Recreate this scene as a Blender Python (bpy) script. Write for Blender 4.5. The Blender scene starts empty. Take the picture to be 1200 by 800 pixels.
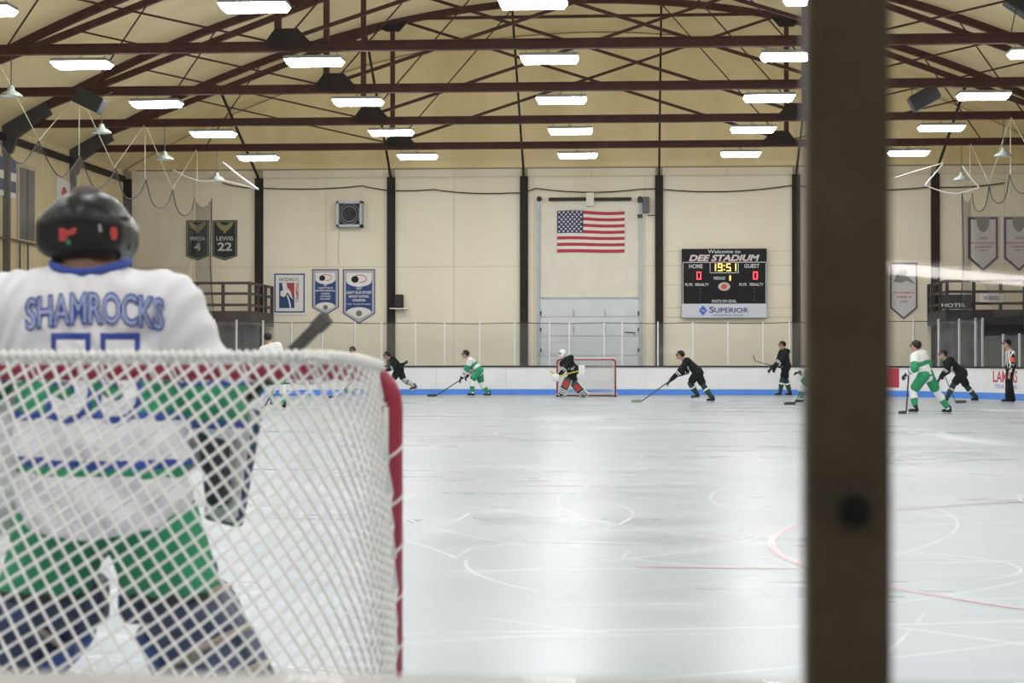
import bpy, bmesh, math, random
import numpy as np
from mathutils import Vector, Matrix
from mathutils.bvhtree import BVHTree
random.seed(7); rng = np.random.default_rng(7)
SC = bpy.context.scene
COL = SC.collection
# ------------------------------------------------------------ camera, world, exposure
F = 2130.0                                   # focal length in pixels of the 1200x800 frame
CAM = Vector((1.56, 0.0, 1.25))
YAW = math.atan(147/F); PITCH = math.atan(20/F)
cd = bpy.data.cameras.new('camera'); cam = bpy.data.objects.new('camera', cd); COL.objects.link(cam)
cam.location = CAM
cam.rotation_euler = (math.pi/2 + PITCH, 0, YAW)
cd.sensor_width = 36; cd.lens = F/1200*36; cd.clip_start = .05; cd.clip_end = 300
cd.dof.use_dof = True; cd.dof.focus_distance = 52; cd.dof.aperture_fstop = 5.6
SC.camera = cam
w = bpy.data.worlds.new('world'); SC.world = w; w.use_nodes = True
w.node_tree.nodes['Background'].inputs[0].default_value = (.9, .95, 1, 1)
w.node_tree.nodes['Background'].inputs[1].default_value = .02
SC.view_settings.view_transform = 'Standard'; SC.view_settings.look = 'None'
SC.view_settings.gamma = 1; SC.view_settings.use_curve_mapping = False
SC.view_settings.exposure = 0.0
LAMP = 55.0                                  # radiance of the ceiling light lenses
try:
    SC.cycles.max_bounces = 8; SC.cycles.transparent_max_bounces = 24; SC.cycles.sample_clamp_indirect = 8
    SC.cycles.use_denoising = True
except Exception: pass

_R = cam.rotation_euler.to_matrix()
def P(px, py, Y):
    """point on the plane y = Y seen at a pixel of the 1200x800 frame"""
    d = _R @ Vector(((px-600)/F, (400-py)/F, -1))
    return CAM + d*((Y-CAM.y)/d.y)
def PX(px, py, X):
    d = _R @ Vector(((px-600)/F, (400-py)/F, -1))
    return CAM + d*((X-CAM.x)/d.x)
def V(*a): return Vector(a)

# ------------------------------------------------------------ materials
MATS = {}
def mat(name, col, rough=.6, metal=0, var=0, vscale=4, bump=0, bscale=30, emit=None, estr=0, spec=.5, stretch=None, sheen=0):
    if name in MATS: return MATS[name]
    m = bpy.data.materials.new(name); m.use_nodes = True; MATS[name] = m
    nt = m.node_tree; b = nt.nodes['Principled BSDF']
    c = (*col, 1)
    b.inputs['Base Color'].default_value = c; b.inputs['Roughness'].default_value = rough
    b.inputs['Metallic'].default_value = metal
    b.inputs['Specular IOR Level'].default_value = spec
    if sheen: b.inputs['Sheen Weight'].default_value = sheen
    if emit: b.inputs['Emission Color'].default_value = (*emit, 1); b.inputs['Emission Strength'].default_value = estr
    if var or bump:
        tc = nt.nodes.new('ShaderNodeTexCoord'); mp = nt.nodes.new('ShaderNodeMapping')
        nt.links.new(tc.outputs['Object'], mp.inputs[0])
        if stretch: mp.inputs['Scale'].default_value = stretch
        if var:
            n = nt.nodes.new('ShaderNodeTexNoise'); n.inputs['Scale'].default_value = vscale; n.inputs['Detail'].default_value = 5
            nt.links.new(mp.outputs[0], n.inputs['Vector'])
            mx = nt.nodes.new('ShaderNodeMix'); mx.data_type = 'RGBA'
            mx.inputs['A'].default_value = (*[x*(1-var) for x in col], 1)
            mx.inputs['B'].default_value = (*[min(1, x*(1+var)) for x in col], 1)
            rp = nt.nodes.new('ShaderNodeMapRange'); rp.inputs[1].default_value = .3; rp.inputs[2].default_value = .7
            nt.links.new(n.outputs['Fac'], rp.inputs[0]); nt.links.new(rp.outputs[0], mx.inputs['Factor'])
            nt.links.new(mx.outputs['Result'], b.inputs['Base Color'])
        if bump:
            n2 = nt.nodes.new('ShaderNodeTexNoise'); n2.inputs['Scale'].default_value = bscale; n2.inputs['Detail'].default_value = 3
            nt.links.new(mp.outputs[0], n2.inputs['Vector'])
            bp = nt.nodes.new('ShaderNodeBump'); bp.inputs['Strength'].default_value = bump; bp.inputs['Distance'].default_value = .02
            nt.links.new(n2.outputs['Fac'], bp.inputs['Height']); nt.links.new(bp.outputs[0], b.inputs['Normal'])
    return m

def glass_mat(name, gloss=.05, haze=.04, rough=.03, tint=(.97, .98, .98)):
    m = bpy.data.materials.new(name); m.use_nodes = True; nt = m.node_tree; nt.nodes.clear()
    o = nt.nodes.new('ShaderNodeOutputMaterial'); t = nt.nodes.new('ShaderNodeBsdfTransparent'); t.inputs[0].default_value = (*tint, 1)
    g = nt.nodes.new('ShaderNodeBsdfGlossy'); g.inputs['Roughness'].default_value = rough; g.inputs[0].default_value = (1, 1, 1, 1)
    d = nt.nodes.new('ShaderNodeBsdfDiffuse'); d.inputs[0].default_value = (.85, .87, .88, 1)
    a = nt.nodes.new('ShaderNodeMixShader'); a.inputs[0].default_value = haze; nt.links.new(t.outputs[0], a.inputs[1]); nt.links.new(d.outputs[0], a.inputs[2])
    b = nt.nodes.new('ShaderNodeMixShader'); b.inputs[0].default_value = gloss; nt.links.new(a.outputs[0], b.inputs[1]); nt.links.new(g.outputs[0], b.inputs[2])
    nt.links.new(b.outputs[0], o.inputs[0]); MATS[name] = m; return m
def sheer_mat(name, col, alpha):
    m = bpy.data.materials.new(name); m.use_nodes = True; nt = m.node_tree; nt.nodes.clear()
    o = nt.nodes.new('ShaderNodeOutputMaterial'); t = nt.nodes.new('ShaderNodeBsdfTransparent')
    d = nt.nodes.new('ShaderNodeBsdfDiffuse'); d.inputs[0].default_value = (*col, 1)
    tc = nt.nodes.new('ShaderNodeTexCoord'); n = nt.nodes.new('ShaderNodeTexNoise'); n.inputs['Scale'].default_value = .35
    mr = nt.nodes.new('ShaderNodeMapRange'); mr.inputs[1].default_value = .3; mr.inputs[2].default_value = .7; mr.inputs[3].default_value = alpha*.75; mr.inputs[4].default_value = alpha*1.25
    nt.links.new(tc.outputs['Object'], n.inputs[0]); nt.links.new(n.outputs['Fac'], mr.inputs[0])
    a = nt.nodes.new('ShaderNodeMixShader'); nt.links.new(mr.outputs[0], a.inputs[0]); nt.links.new(t.outputs[0], a.inputs[1]); nt.links.new(d.outputs[0], a.inputs[2])
    nt.links.new(a.outputs[0], o.inputs[0]); MATS[name] = m; return m

def ice_mat():
    m = bpy.data.materials.new('ice'); m.use_nodes = True; nt = m.node_tree; N = nt.nodes; L = nt.links
    b = N['Principled BSDF']
    tc = N.new('ShaderNodeTexCoord')
    def mapped(scale, rot=0, loc=(0, 0, 0)):
        mp = N.new('ShaderNodeMapping'); mp.inputs['Scale'].default_value = scale; mp.inputs['Rotation'].default_value = (0, 0, rot); mp.inputs['Location'].default_value = loc
        L.new(tc.outputs['Object'], mp.inputs[0]); return mp.outputs[0]
    def noise(vec, scale, detail=4, dist=0):
        n = N.new('ShaderNodeTexNoise'); n.inputs['Scale'].default_value = scale; n.inputs['Detail'].default_value = detail; n.inputs['Distortion'].default_value = dist
        L.new(vec, n.inputs['Vector']); return n.outputs['Fac']
    def rng_(x, a, b_, c=0, d=1):
        r = N.new('ShaderNodeMapRange'); r.inputs[1].default_value = a; r.inputs[2].default_value = b_; r.inputs[3].default_value = c; r.inputs[4].default_value = d
        L.new(x, r.inputs[0]); return r.outputs[0]
    def mul(x, y):
        q = N.new('ShaderNodeMath'); q.operation = 'MULTIPLY'; L.new(x, q.inputs[0])
        if isinstance(y, (int, float)): q.inputs[1].default_value = y
        else: L.new(y, q.inputs[1])
        return q.outputs[0]
    def mx(x, y):
        q = N.new('ShaderNodeMath'); q.operation = 'MAXIMUM'; L.new(x, q.inputs[0]); L.new(y, q.inputs[1]); return q.outputs[0]
    def scr(scale, loc, wth, dist, mlo):
        w_ = N.new('ShaderNodeTexWave'); w_.wave_type = 'RINGS'; w_.rings_direction = 'Z'; w_.inputs['Scale'].default_value = scale; w_.inputs['Distortion'].default_value = dist; w_.inputs['Detail'].default_value = 2; w_.inputs['Detail Scale'].default_value = .12
        L.new(mapped((1, 1, 1), 0, loc), w_.inputs['Vector'])
        line = rng_(w_.outputs['Fac'], 1-wth, 1, 0, 1)
        mask = rng_(noise(mapped((1, 1, 1), 0, (loc[1], loc[0], 3)), .45, 4), mlo, mlo+.07)
        return mul(line, mask)
    sc_ = [scr(.17, (6, -9, 0), .0012, 9, .47), scr(.23, (-7, -16, 0), .0014, 12, .48), scr(.13, (2, -30, 0), .0010, 8, .45), scr(.2, (-15, -24, 0), .001, 10, .52), scr(.3, (14, -12, 0), .002, 14, .55), scr(.11, (0, -5, 0), .0006, 6, .5), scr(.26, (3, -14, 0), .0016, 16, .46), scr(.19, (-3, -11, 0), .0012, 13, .46), scr(.31, (-1, -21, 0), .002, 18, .52)]
    scratch = sc_[0]
    for q_ in sc_[1:]: scratch = mx(scratch, q_)
    snow = mul(rng_(noise(mapped((.35, .16, 1), .15, (4, 2, 0)), 1.0, 7, .6), .59, .70), .75)      # shaved snow patches
    streak = mul(rng_(noise(mapped((.10, .9, 1)), 1.3, 6), .35, .8), .38)
    frost = mx(mx(mul(scratch, 1.0), snow), streak)
    cm = N.new('ShaderNodeMix'); cm.data_type = 'RGBA'; cm.inputs['A'].default_value = (.385, .437, .492, 1); cm.inputs['B'].default_value = (.66, .685, .71, 1)
    L.new(frost, cm.inputs['Factor']); L.new(cm.outputs['Result'], b.inputs['Base Color'])
    rr = rng_(noise(mapped((.3, .3, 1)), 1.0, 4), .3, .7, .22, .32)
    ra = N.new('ShaderNodeMath'); ra.operation = 'ADD'; L.new(rr, ra.inputs[0]); L.new(mul(frost, .3), ra.inputs[1]); L.new(ra.outputs[0], b.inputs['Roughness'])
    b.inputs['IOR'].default_value = 1.31; b.inputs['Specular IOR Level'].default_value = .11
    bp = N.new('ShaderNodeBump'); bp.inputs['Strength'].default_value = .10; bp.inputs['Distance'].default_value = .006
    h = N.new('ShaderNodeMath'); h.operation = 'ADD'; L.new(noise(mapped((1, 1, 1)), 5, 4), h.inputs[0]); L.new(mul(scratch, 1.2), h.inputs[1])
    L.new(h.outputs[0], bp.inputs['Height']); L.new(bp.outputs[0], b.inputs['Normal'])
    MATS['ice'] = m; return m

def panel_mat(name, col, stain, amt=.5):
    """painted insulation facing with soft vertical water stains"""
    m = bpy.data.materials.new(name); m.use_nodes = True; nt = m.node_tree; N = nt.nodes; L = nt.links; b = N['Principled BSDF']
    b.inputs['Roughness'].default_value = .55
    tc = N.new('ShaderNodeTexCoord'); mp = N.new('ShaderNodeMapping'); mp.inputs['Scale'].default_value = (.5, .5, .18); L.new(tc.outputs['Object'], mp.inputs[0])
    n = N.new('ShaderNodeTexNoise'); n.inputs['Scale'].default_value = 1.1; n.inputs['Detail'].default_value = 7; L.new(mp.outputs[0], n.inputs['Vector'])
    r = N.new('ShaderNodeMapRange'); r.inputs[1].default_value = .42; r.inputs[2].default_value = .75; r.inputs[4].default_value = amt; L.new(n.outputs['Fac'], r.inputs[0])
    mx = N.new('ShaderNodeMix'); mx.data_type = 'RGBA'; mx.inputs['A'].default_value = (*col, 1); mx.inputs['B'].default_value = (*stain, 1)
    L.new(r.outputs[0], mx.inputs['Factor']); L.new(mx.outputs['Result'], b.inputs['Base Color'])
    n2 = N.new('ShaderNodeTexNoise'); n2.inputs['Scale'].default_value = 1.6; n2.inputs['Detail'].default_value = 2; L.new(tc.outputs['Object'], n2.inputs['Vector'])
    bp = N.new('ShaderNodeBump'); bp.inputs['Strength'].default_value = .25; bp.inputs['Distance'].default_value = .05; L.new(n2.outputs['Fac'], bp.inputs['Height']); L.new(bp.outputs[0], b.inputs['Normal'])
    MATS[name] = m; return m

# ------------------------------------------------------------ mesh helpers
class MB:
    def __init__(s): s.v = []; s.f = []; s.m = []
    def add(s, vs, fs, mi=0):
        o = len(s.v); s.v += [tuple(p) for p in vs]; s.f += [tuple(i+o for i in f) for f in fs]; s.m += [mi]*len(fs); return s
    def box(s, x0, x1, y0, y1, z0, z1, mi=0):
        vs = [(x, y, z) for x in (x0, x1) for y in (y0, y1) for z in (z0, z1)]
        return s.add(vs, [(0, 1, 3, 2), (4, 6, 7, 5), (0, 4, 5, 1), (2, 3, 7, 6), (0, 2, 6, 4), (1, 5, 7, 3)], mi)
    def obox(s, c, ax, ay, az, mi=0):
        """oriented box: centre and three half-axis vectors"""
        c, ax, ay, az = map(Vector, (c, ax, ay, az))
        vs = [c+ax*i+ay*j+az*k for i in (-1, 1) for j in (-1, 1) for k in (-1, 1)]
        return s.add(vs, [(0, 1, 3, 2), (4, 6, 7, 5), (0, 4, 5, 1), (2, 3, 7, 6), (0, 2, 6, 4), (1, 5, 7, 3)], mi)
    def bar(s, a, b, wd, ht, up=(0, 0, 1), mi=0):
        a, b = Vector(a), Vector(b); d = (b-a); n = d.normalized(); u = Vector(up)
        sx = n.cross(u)
        if sx.length < 1e-4: sx = n.cross(Vector((1, 0, 0)))
        sx.normalize(); u = sx.cross(n)
        return s.obox((a+b)/2, d/2, sx*wd/2, u*ht/2, mi)
    def tube(s, pts, r, n=8, closed=False, mi=0, cap=True):
        pts = [Vector(p) for p in pts]; k = len(pts); rs = r if isinstance(r, (list, tuple)) else [r]*k
        o = len(s.v); prev = None
        for i, p in enumerate(pts):
            if closed: t = pts[(i+1) % k]-pts[i-1]
            else: t = pts[min(i+1, k-1)]-pts[max(i-1, 0)]
            t.normalize()
            if prev is None:
                a = t.cross(Vector((0, 0, 1)))
                if a.length < 1e-3: a = t.cross(Vector((1, 0, 0)))
            else: a = prev-t*prev.dot(t)
            a.normalize(); prev = a; b = t.cross(a)
            for j in range(n):
                q = 2*math.pi*j/n; s.v.append(tuple(p+(a*math.cos(q)+b*math.sin(q))*rs[i]))
        for i in range(k if closed else k-1):
            for j in range(n):
                a0 = o+i*n+j; a1 = o+i*n+(j+1) % n; b0 = o+((i+1) % k)*n+j; b1 = o+((i+1) % k)*n+(j+1) % n
                s.f.append((a0, a1, b1, b0)); s.m.append(mi)
        if cap and not closed:
            s.f.append(tuple(o+j for j in range(n))[::-1]); s.f.append(tuple(o+(k-1)*n+j for j in range(n))); s.m += [mi, mi]
        return s
    def prism(s, poly, y0, y1, mi=0):
        """polygon of (x, z) pushed from y0 to y1"""
        n = len(poly); vs = [(x, y0, z) for x, z in poly]+[(x, y1, z) for x, z in poly]
        fs = [tuple(range(n)), tuple(range(n, 2*n))[::-1]]+[(i, i+n, (i+1) % n+n, (i+1) % n) for i in range(n)]
        return s.add(vs, fs, mi)
    def lathe(s, prof, c=(0, 0, 0), n=20, mi=0):
        o = len(s.v); k = len(prof); c = Vector(c)
        for r, z in prof:
            for j in range(n):
                q = 2*math.pi*j/n; s.v.append((c.x+r*math.cos(q), c.y+r*math.sin(q), c.z+z))
        for i in range(k-1):
            for j in range(n):
                s.f.append((o+i*n+j, o+i*n+(j+1) % n, o+(i+1)*n+(j+1) % n, o+(i+1)*n+j)); s.m.append(mi)
        return s
    def build(s, name, mats, parent=None, smooth=False, bevel=0, fixn=True):
        me = bpy.data.meshes.new(name)
        o = parent['_o'] if parent is not None and '_o' in parent else (0, 0, 0)
        vs = np.array(s.v, dtype=float).reshape(-1, 3)-np.array(o, dtype=float)
        me.from_pydata(vs.tolist(), [], s.f)
        if not isinstance(mats, (list, tuple)): mats = [mats]
        for m in mats: me.materials.append(m)
        if len(mats) > 1: me.polygons.foreach_set('material_index', s.m)
        if fixn or bevel:
            bm = bmesh.new(); bm.from_mesh(me)
            if bevel: bmesh.ops.bevel(bm, geom=bm.edges[:], offset=bevel, segments=2, affect='EDGES', profile=.5)
            if fixn: bmesh.ops.recalc_face_normals(bm, faces=bm.faces)
            bm.to_mesh(me); bm.free()
        if smooth: me.polygons.foreach_set('use_smooth', [True]*len(me.polygons))
        return link(name, me, parent)
def link(name, me, parent=None):
    ob = bpy.data.objects.new(name, me); COL.objects.link(ob)
    if parent is not None:
        ob.parent = parent
        if '_o' in parent: ob['_o'] = list(parent['_o'])
    return ob
def thing(name, loc, label, cat, group=None, kind=None):
    o = bpy.data.objects.new(name, None); COL.objects.link(o); o.location = loc; o['_o'] = [float(x) for x in loc]
    o.empty_display_size = .1
    tag(o, label, cat, group, kind); return o
def tag(o, label=None, cat=None, group=None, kind=None):
    if label: o['label'] = label
    if cat: o['category'] = cat
    if group: o['group'] = group
    if kind: o['kind'] = kind
    return o
def copy_tree(o, parent=None):
    c = o.copy(); COL.objects.link(c); c.parent = parent
    for ch in list(o.children): copy_tree(ch, c)
    return c

_tc = {}
def text_data(s, bold=0.0, shear=0.0, cap=True):
    k = (s, bold, shear)
    if k in _tc: return _tc[k]
    c = bpy.data.curves.new('t', 'FONT'); c.body = s; c.offset = bold; c.shear = shear; c.resolution_u = 3
    o = bpy.data.objects.new('t', c); me = bpy.data.meshes.new_from_object(o)
    vs = np.array([v.co for v in me.vertices], dtype=float).reshape(-1, 3); fs = [tuple(p.vertices) for p in me.polygons]
    bpy.data.objects.remove(o); bpy.data.curves.remove(c); bpy.data.meshes.remove(me)
    _tc[k] = (vs, fs); return _tc[k]
def text(mb, s, cx, cz, y, h, wd=None, bold=.01, shear=0, mi=0, ax=(1, 0, 0), org=None, vert=False):
    """flat lettering in the XZ plane at depth y, centred at cx, cz; h = cap height, wd = total width"""
    vs, fs = text_data(s, bold, shear)
    if not len(vs): return
    lo = vs.min(0); hi = vs.max(0); sz = hi-lo
    kz = h/sz[1]; kx = (wd/sz[0]) if wd else kz
    q = (vs-(lo+hi)/2)
    a, b = q[:, 0]*kx, q[:, 1]*kz
    if vert: a, b = -b, a
    if org is None: pts = np.stack([cx+a, np.full(len(a), y), cz+b], 1)
    else:
        ax = np.array(ax); pts = np.array(org)[None]+a[:, None]*ax[None]+b[:, None]*np.array([0, 0, 1.])[None]
    mb.add(pts.tolist(), fs, mi)

# ------------------------------------------------------------ signed-distance figures (one continuous surface each)
def cap(a, b, r0, r1=None, sq=None):            # tapered capsule; sq = (direction, factor) flattens it
    return ('c', np.array(a, float), np.array(b, float), float(r0), float(r0 if r1 is None else r1), sq)
def ell(c, rx, ry, rz, ax=None):                # ellipsoid; ax = rows of its axes
    return ('e', np.array(c, float), np.array((rx, ry, rz), float), None if ax is None else np.array(ax, float))
def rbox(c, hx, hy, hz, r, ax=None):
    return ('b', np.array(c, float), np.array((hx, hy, hz), float), None if ax is None else np.array(ax, float), r)
def sd(pr, p):
    if pr[0] == 'c':
        _, a, b, r0, r1, sq = pr
        if sq is not None:
            d = np.array(sq[0], float); d = d/np.linalg.norm(d); k = 1/sq[1]-1
            p = p+((p-a)@d)[:, None]*d*k; b = b+((b-a)@d)*d*k
        ab = b-a; L = ab@ab+1e-12; t = np.clip(((p-a)@ab)/L, 0, 1)
        dist = np.linalg.norm(p-a-t[:, None]*ab, axis=1)-(r0+(r1-r0)*t)
        return dist*(sq[1] if sq is not None else 1)
    if pr[0] == 'e':
        q = p-pr[1]
        if pr[3] is not None: q = q@pr[3].T
        k = np.linalg.norm(q/pr[2], axis=1); return (k-1)*pr[2].min()
    q = p-pr[1]
    if pr[3] is not None: q = q@pr[3].T
    q = np.abs(q)-(pr[2]-pr[4]); return np.linalg.norm(np.maximum(q, 0), axis=1)+np.minimum(q.max(1), 0)-pr[4]
def bound(pr):
    if pr[0] == 'c': r = max(pr[3], pr[4]); return np.minimum(pr[1], pr[2])-r, np.maximum(pr[1], pr[2])+r
    r = pr[2].max()*(1 if pr[0] == 'e' else 1.75); return pr[1]-r, pr[1]+r
def field(prims, p, k=.03, cuts=(), warp=None):
    d = None
    for pr in prims:
        e = sd(pr, p)
        if d is None: d = e
        else:
            h = np.clip(.5+.5*(d-e)/k, 0, 1); d = d*(1-h)+e*h-k*h*(1-h)
    if warp is not None: d = d+warp(p)
    for c in cuts:
        if c[0] == 'plane': d = np.maximum(d, (p-np.array(c[1]))@np.array(c[2]))
        else: d = np.maximum(d, -sd(c[1], p))
    return d
def surface(prims, vox, k=.03, cuts=(), warp=None):
    lo = np.min([bound(q)[0] for q in prims], 0)-2.5*vox; hi = np.max([bound(q)[1] for q in prims], 0)+2.5*vox
    n = np.ceil((hi-lo)/vox).astype(int)+1
    X, Y, Z = np.meshgrid(*[lo[i]+vox*np.arange(n[i]) for i in range(3)], indexing='ij')
    g = np.stack([X.ravel(), Y.ravel(), Z.ravel()], 1)
    D = field(prims, g, k, cuts, warp).reshape(n); I = D < 0
    acc = np.zeros((*(n-1), 3)); cnt = np.zeros(n-1)
    sl = lambda a, o: slice(o, a-1+o)
    for ax in range(3):
        for o1 in (0, 1):
            for o2 in (0, 1):
                off = [0, 0, 0]; other = [i for i in range(3) if i != ax]; off[other[0]] = o1; off[other[1]] = o2
                s0 = tuple(sl(n[i], off[i]) for i in range(3)); off1 = off[:]; off1[ax] = 1
                s1 = tuple(sl(n[i], off1[i]) for i in range(3))
                a, b = D[s0], D[s1]; x = (a < 0) != (b < 0)
                t = np.where(x, a/np.where(x, a-b, 1), 0)
                pos = np.zeros((*(n-1), 3)); pos[..., ax] = t; pos[..., other[0]] = o1; pos[..., other[1]] = o2
                acc += pos*x[..., None]; cnt += x
    act = cnt > 0; idx = -np.ones(n-1, int); idx[act] = np.arange(act.sum())
    ijk = np.stack(np.nonzero(act), 1)
    verts = lo+vox*(ijk+acc[act]/cnt[act][:, None])
    faces = []
    for ax in range(3):
        o = [i for i in range(3) if i != ax]
        s0 = [slice(1, n[i]-1) for i in range(3)]; s1 = list(s0); s0[ax] = slice(0, n[ax]-1); s1[ax] = slice(1, n[ax])
        x = np.stack(np.nonzero(I[tuple(s0)] != I[tuple(s1)]), 1)
        if not len(x): continue
        c = x.copy(); c[:, o[0]] += 1; c[:, o[1]] += 1
        inside = I[tuple(c.T)]
        def cid(d0, d1):
            q = c.copy(); q[:, o[0]] -= d0; q[:, o[1]] -= d1; return idx[tuple(q.T)]
        quad = np.stack([cid(1, 1), cid(0, 1), cid(0, 0), cid(1, 0)], 1)
        if ax == 1: inside = ~inside
        quad[~inside] = quad[~inside][:, ::-1]; faces.append(quad)
    return verts, np.concatenate(faces)
def figure(name, prims, mats, parent, vox=.014, k=.03, cuts=(), warp=None, paint=None):
    v, f = surface(prims, vox, k, cuts, warp)
    me = bpy.data.meshes.new(name); o = np.array(parent['_o']) if '_o' in parent else 0
    me.from_pydata((v-o).tolist(), [], f.tolist())
    mats = mats if isinstance(mats, (list, tuple)) else [mats]
    for m in mats: me.materials.append(m)
    if paint is not None: me.polygons.foreach_set('material_index', paint(v[f].mean(1)).astype(int))
    me.polygons.foreach_set('use_smooth', [True]*len(f))
    ob = link(name, me, parent); return ob, v, f
# ------------------------------------------------------------ shared materials
cream = panel_mat('cream_facing', (.86, .79, .63), (.64, .54, .34), .30)
roofm = panel_mat('roof_facing', (.90, .75, .44), (.66, .49, .21), .7)
tanwall = panel_mat('tan_metal', (.70, .58, .33), (.46, .37, .2), .5)
steel = mat('maroon_steel', (.070, .028, .023), .5, .0, .25, 3, spec=.15)
dkcol = mat('dark_column', (.024, .019, .017), .6, 0, .35, 2, spec=.12)
greysteel = mat('grey_steel', (.07, .07, .072), .55, 0, .2, 3, spec=.2)
black = mat('black', (.010, .010, .011), .5, spec=.2); rubber = mat('rubber', (.02, .02, .022), .7)
white = mat('white_paint', (.84, .85, .86), .45, 0, .03, 3)
boardw = mat('board_white', (.86, .87, .88), .35, 0, .04, 1.5)
blue = mat('kick_blue', (.09, .28, .85), .35, 0, .08, 2)
alu = mat('aluminium', (.62, .63, .64), .35, .7)
galv = mat('galvanised', (.42, .46, .48), .5, .4, .15, 5)
concrete = mat('concrete', (.30, .29, .27), .8, 0, .2, 1, .2, 20)
ropew = mat('white_rope', (.66, .61, .48), .7); navy = mat('navy', (.018, .045, .16), .6, 0, .1, 5)
red = mat('red', (.55, .02, .04), .5); lampm = mat('lamp_lens', (.9, .9, .9), .5, emit=(.97, .99, 1.0), estr=LAMP)
lampm.cycles.emission_sampling = 'FRONT' if hasattr(lampm, 'cycles') else 'AUTO'
glass = glass_mat('rink_glass', .03, .03, .05, (.98, .985, .985)); nearglass = glass_mat('near_glass', .02, .001, .02, (.99, .99, .99))
ice = ice_mat()
WX = 16.8; YF = 63.9; YN = -14.0
def arch(x): return 12.75-.0169*x*x
YT = [57.7-6.2*k for k in range(11)]

# ------------------------------------------------------------ rink outline
HL, HW, RR, YC = 30.45, 12.95, 8.5, 32.0
def rink_path(s, off=0.0):
    """arc length s from the middle of the far end, going right; returns (x, y, nx, ny) with the outward normal"""
    a = HW-RR; b = HL-RR; q = RR*math.pi/2
    segs = [('l', a), ('c', q), ('l', 2*b), ('c', q), ('l', 2*a), ('c', q), ('l', 2*b), ('c', q), ('l', a)]
    T = sum(x[1] for x in segs); s = s % T
    x, y, th = 0.0, YC+HL, 0.0           # heading angle: 0 = +x, turns clockwise
    for kind, L in segs:
        u = min(s, L)
        if kind == 'l': x += math.cos(th)*u; y += math.sin(th)*u
        else:
            cx, cy = x+RR*math.sin(th), y-RR*math.cos(th); th2 = th-u/RR
            x, y = cx-RR*math.sin(th2), cy+RR*math.cos(th2); th = th2
        s -= u
        if s <= 1e-9: break
    nx, ny = -math.sin(th), math.cos(th)
    return x+nx*off, y+ny*off, nx, ny
TL = 2*(HW-RR)*2+2*(HL-RR)*2+2*math.pi*RR
S_CR = (HW-RR)+RR*math.pi/2               # end of the right far corner
def proj(p):
    d = Vector(p)-CAM; c = _R.transposed() @ d
    return 600+F*c.x/-c.z, 400-F*c.y/-c.z
def s_at_px(px, lo, hi):
    for _ in range(50):
        m = (lo+hi)/2; x, y, _, _ = rink_path(m)
        if proj((x, y, 1))[0] < px: lo = m
        else: hi = m
    return (lo+hi)/2

# ------------------------------------------------------------ floor, ice and markings
mb = MB(); n = 400; ring = [rink_path(TL*i/n, .02)[:2] for i in range(n)]
mb.v = [(x, y, 0) for x, y in ring]; mb.f = [tuple(range(n))[::-1]]; mb.m = [0]
floor = tag(mb.build('floor', ice), 'scratched white ice sheet inside the boards', 'ice', kind='structure')
if floor.data.polygons[0].normal.z < 0: floor.data.flip_normals()
mb = MB().box(-WX, WX, YN, YF, -.12, -.02)
tag(mb.build('floor', concrete), 'grey concrete floor around the rink boards', 'floor', kind='structure')
pinkl = mat('faded_red_line', (.56, .30, .35), .3, 0, .12, 6)
redl = mat('red_line', (.62, .22, .26), .3)
def flat_ring(cx, cy, r, wd, z, n=72, a0=0, a1=2*math.pi):
    m = MB(); closed = abs(a1-a0-2*math.pi) < 1e-6
    for i in range(n+1):
        q = a0+(a1-a0)*i/n
        m.v += [(cx+(r-wd/2)*math.cos(q), cy+(r-wd/2)*math.sin(q), z), (cx+(r+wd/2)*math.cos(q), cy+(r+wd/2)*math.sin(q), z)]
    for i in range(n): m.f.append((2*i, 2*i+1, 2*i+3, 2*i+2)); m.m.append(0)
    return m
for sx in (-1, 1):
    flat_ring(sx*6.95, 12.1, 4.5, .05, .0025).build('face_off_circle', pinkl, floor)
    m = MB(); m.add([(sx*6.95-4.5-.9, 10.9, .0025), (sx*6.95-4.5+.3, 10.9, .0025), (sx*6.95-4.5+.3, 10.95, .0025), (sx*6.95-4.5-.9, 10.95, .0025)], [(0, 1, 2, 3)])
    m.build('hash_mark', pinkl, floor)
for yy in (4.9, 59.1):
    m = MB(); m.add([(-11.9, yy-.025, .003), (11.9, yy-.025, .003), (11.9, yy+.025, .003), (-11.9, yy+.025, .003)], [(0, 1, 2, 3)])
    m.build('goal_line', redl, floor)

# ------------------------------------------------------------ dasher boards
BH = .985
def strip(s0, s1, o0, o1, z0, z1, step=.4):
    k = max(1, math.ceil((s1-s0)/step)); m = MB()
    for i in range(k+1):
        s = s0+(s1-s0)*i/k; x, y, nx, ny = rink_path(s)
        for o, z in ((o0, z0), (o1, z0), (o1, z1), (o0, z1)): m.v.append((x+nx*o, y+ny*o, z))
    for i in range(k):
        for j in range(4): m.f.append((4*i+j, 4*i+(j+1) % 4, 4*i+4+(j+1) % 4, 4*i+4+j)); m.m.append(0)
    m.f += [(0, 1, 2, 3), (4*k+3, 4*k+2, 4*k+1, 4*k)]; m.m += [0, 0]
    return m
boards = thing('dasher_boards', (0, 62.45, 0), 'white hockey rink boards with blue kick plate ringing the ice', 'boards')
NP = 66
for i in range(NP):
    s0 = TL*i/NP-.55; s1 = TL*(i+1)/NP-.55
    strip(s0+.005, s1-.005, 0, .09, .2, BH-.035).build('board_panel', boardw, boards)
    strip(s0+.003, s1-.003, -.012, .09, 0.001, .195).build('kick_plate', blue, boards)
sNear0 = (HW-RR)+RR*math.pi/2+2*(HL-RR)+RR*math.pi/2       # start of the straight near end
sNear1 = sNear0+2*(HW-RR)
strip(sNear1-TL, sNear0, -.03, .12, BH-.035, BH+.02).build('cap_rail', rubber, boards)
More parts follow.
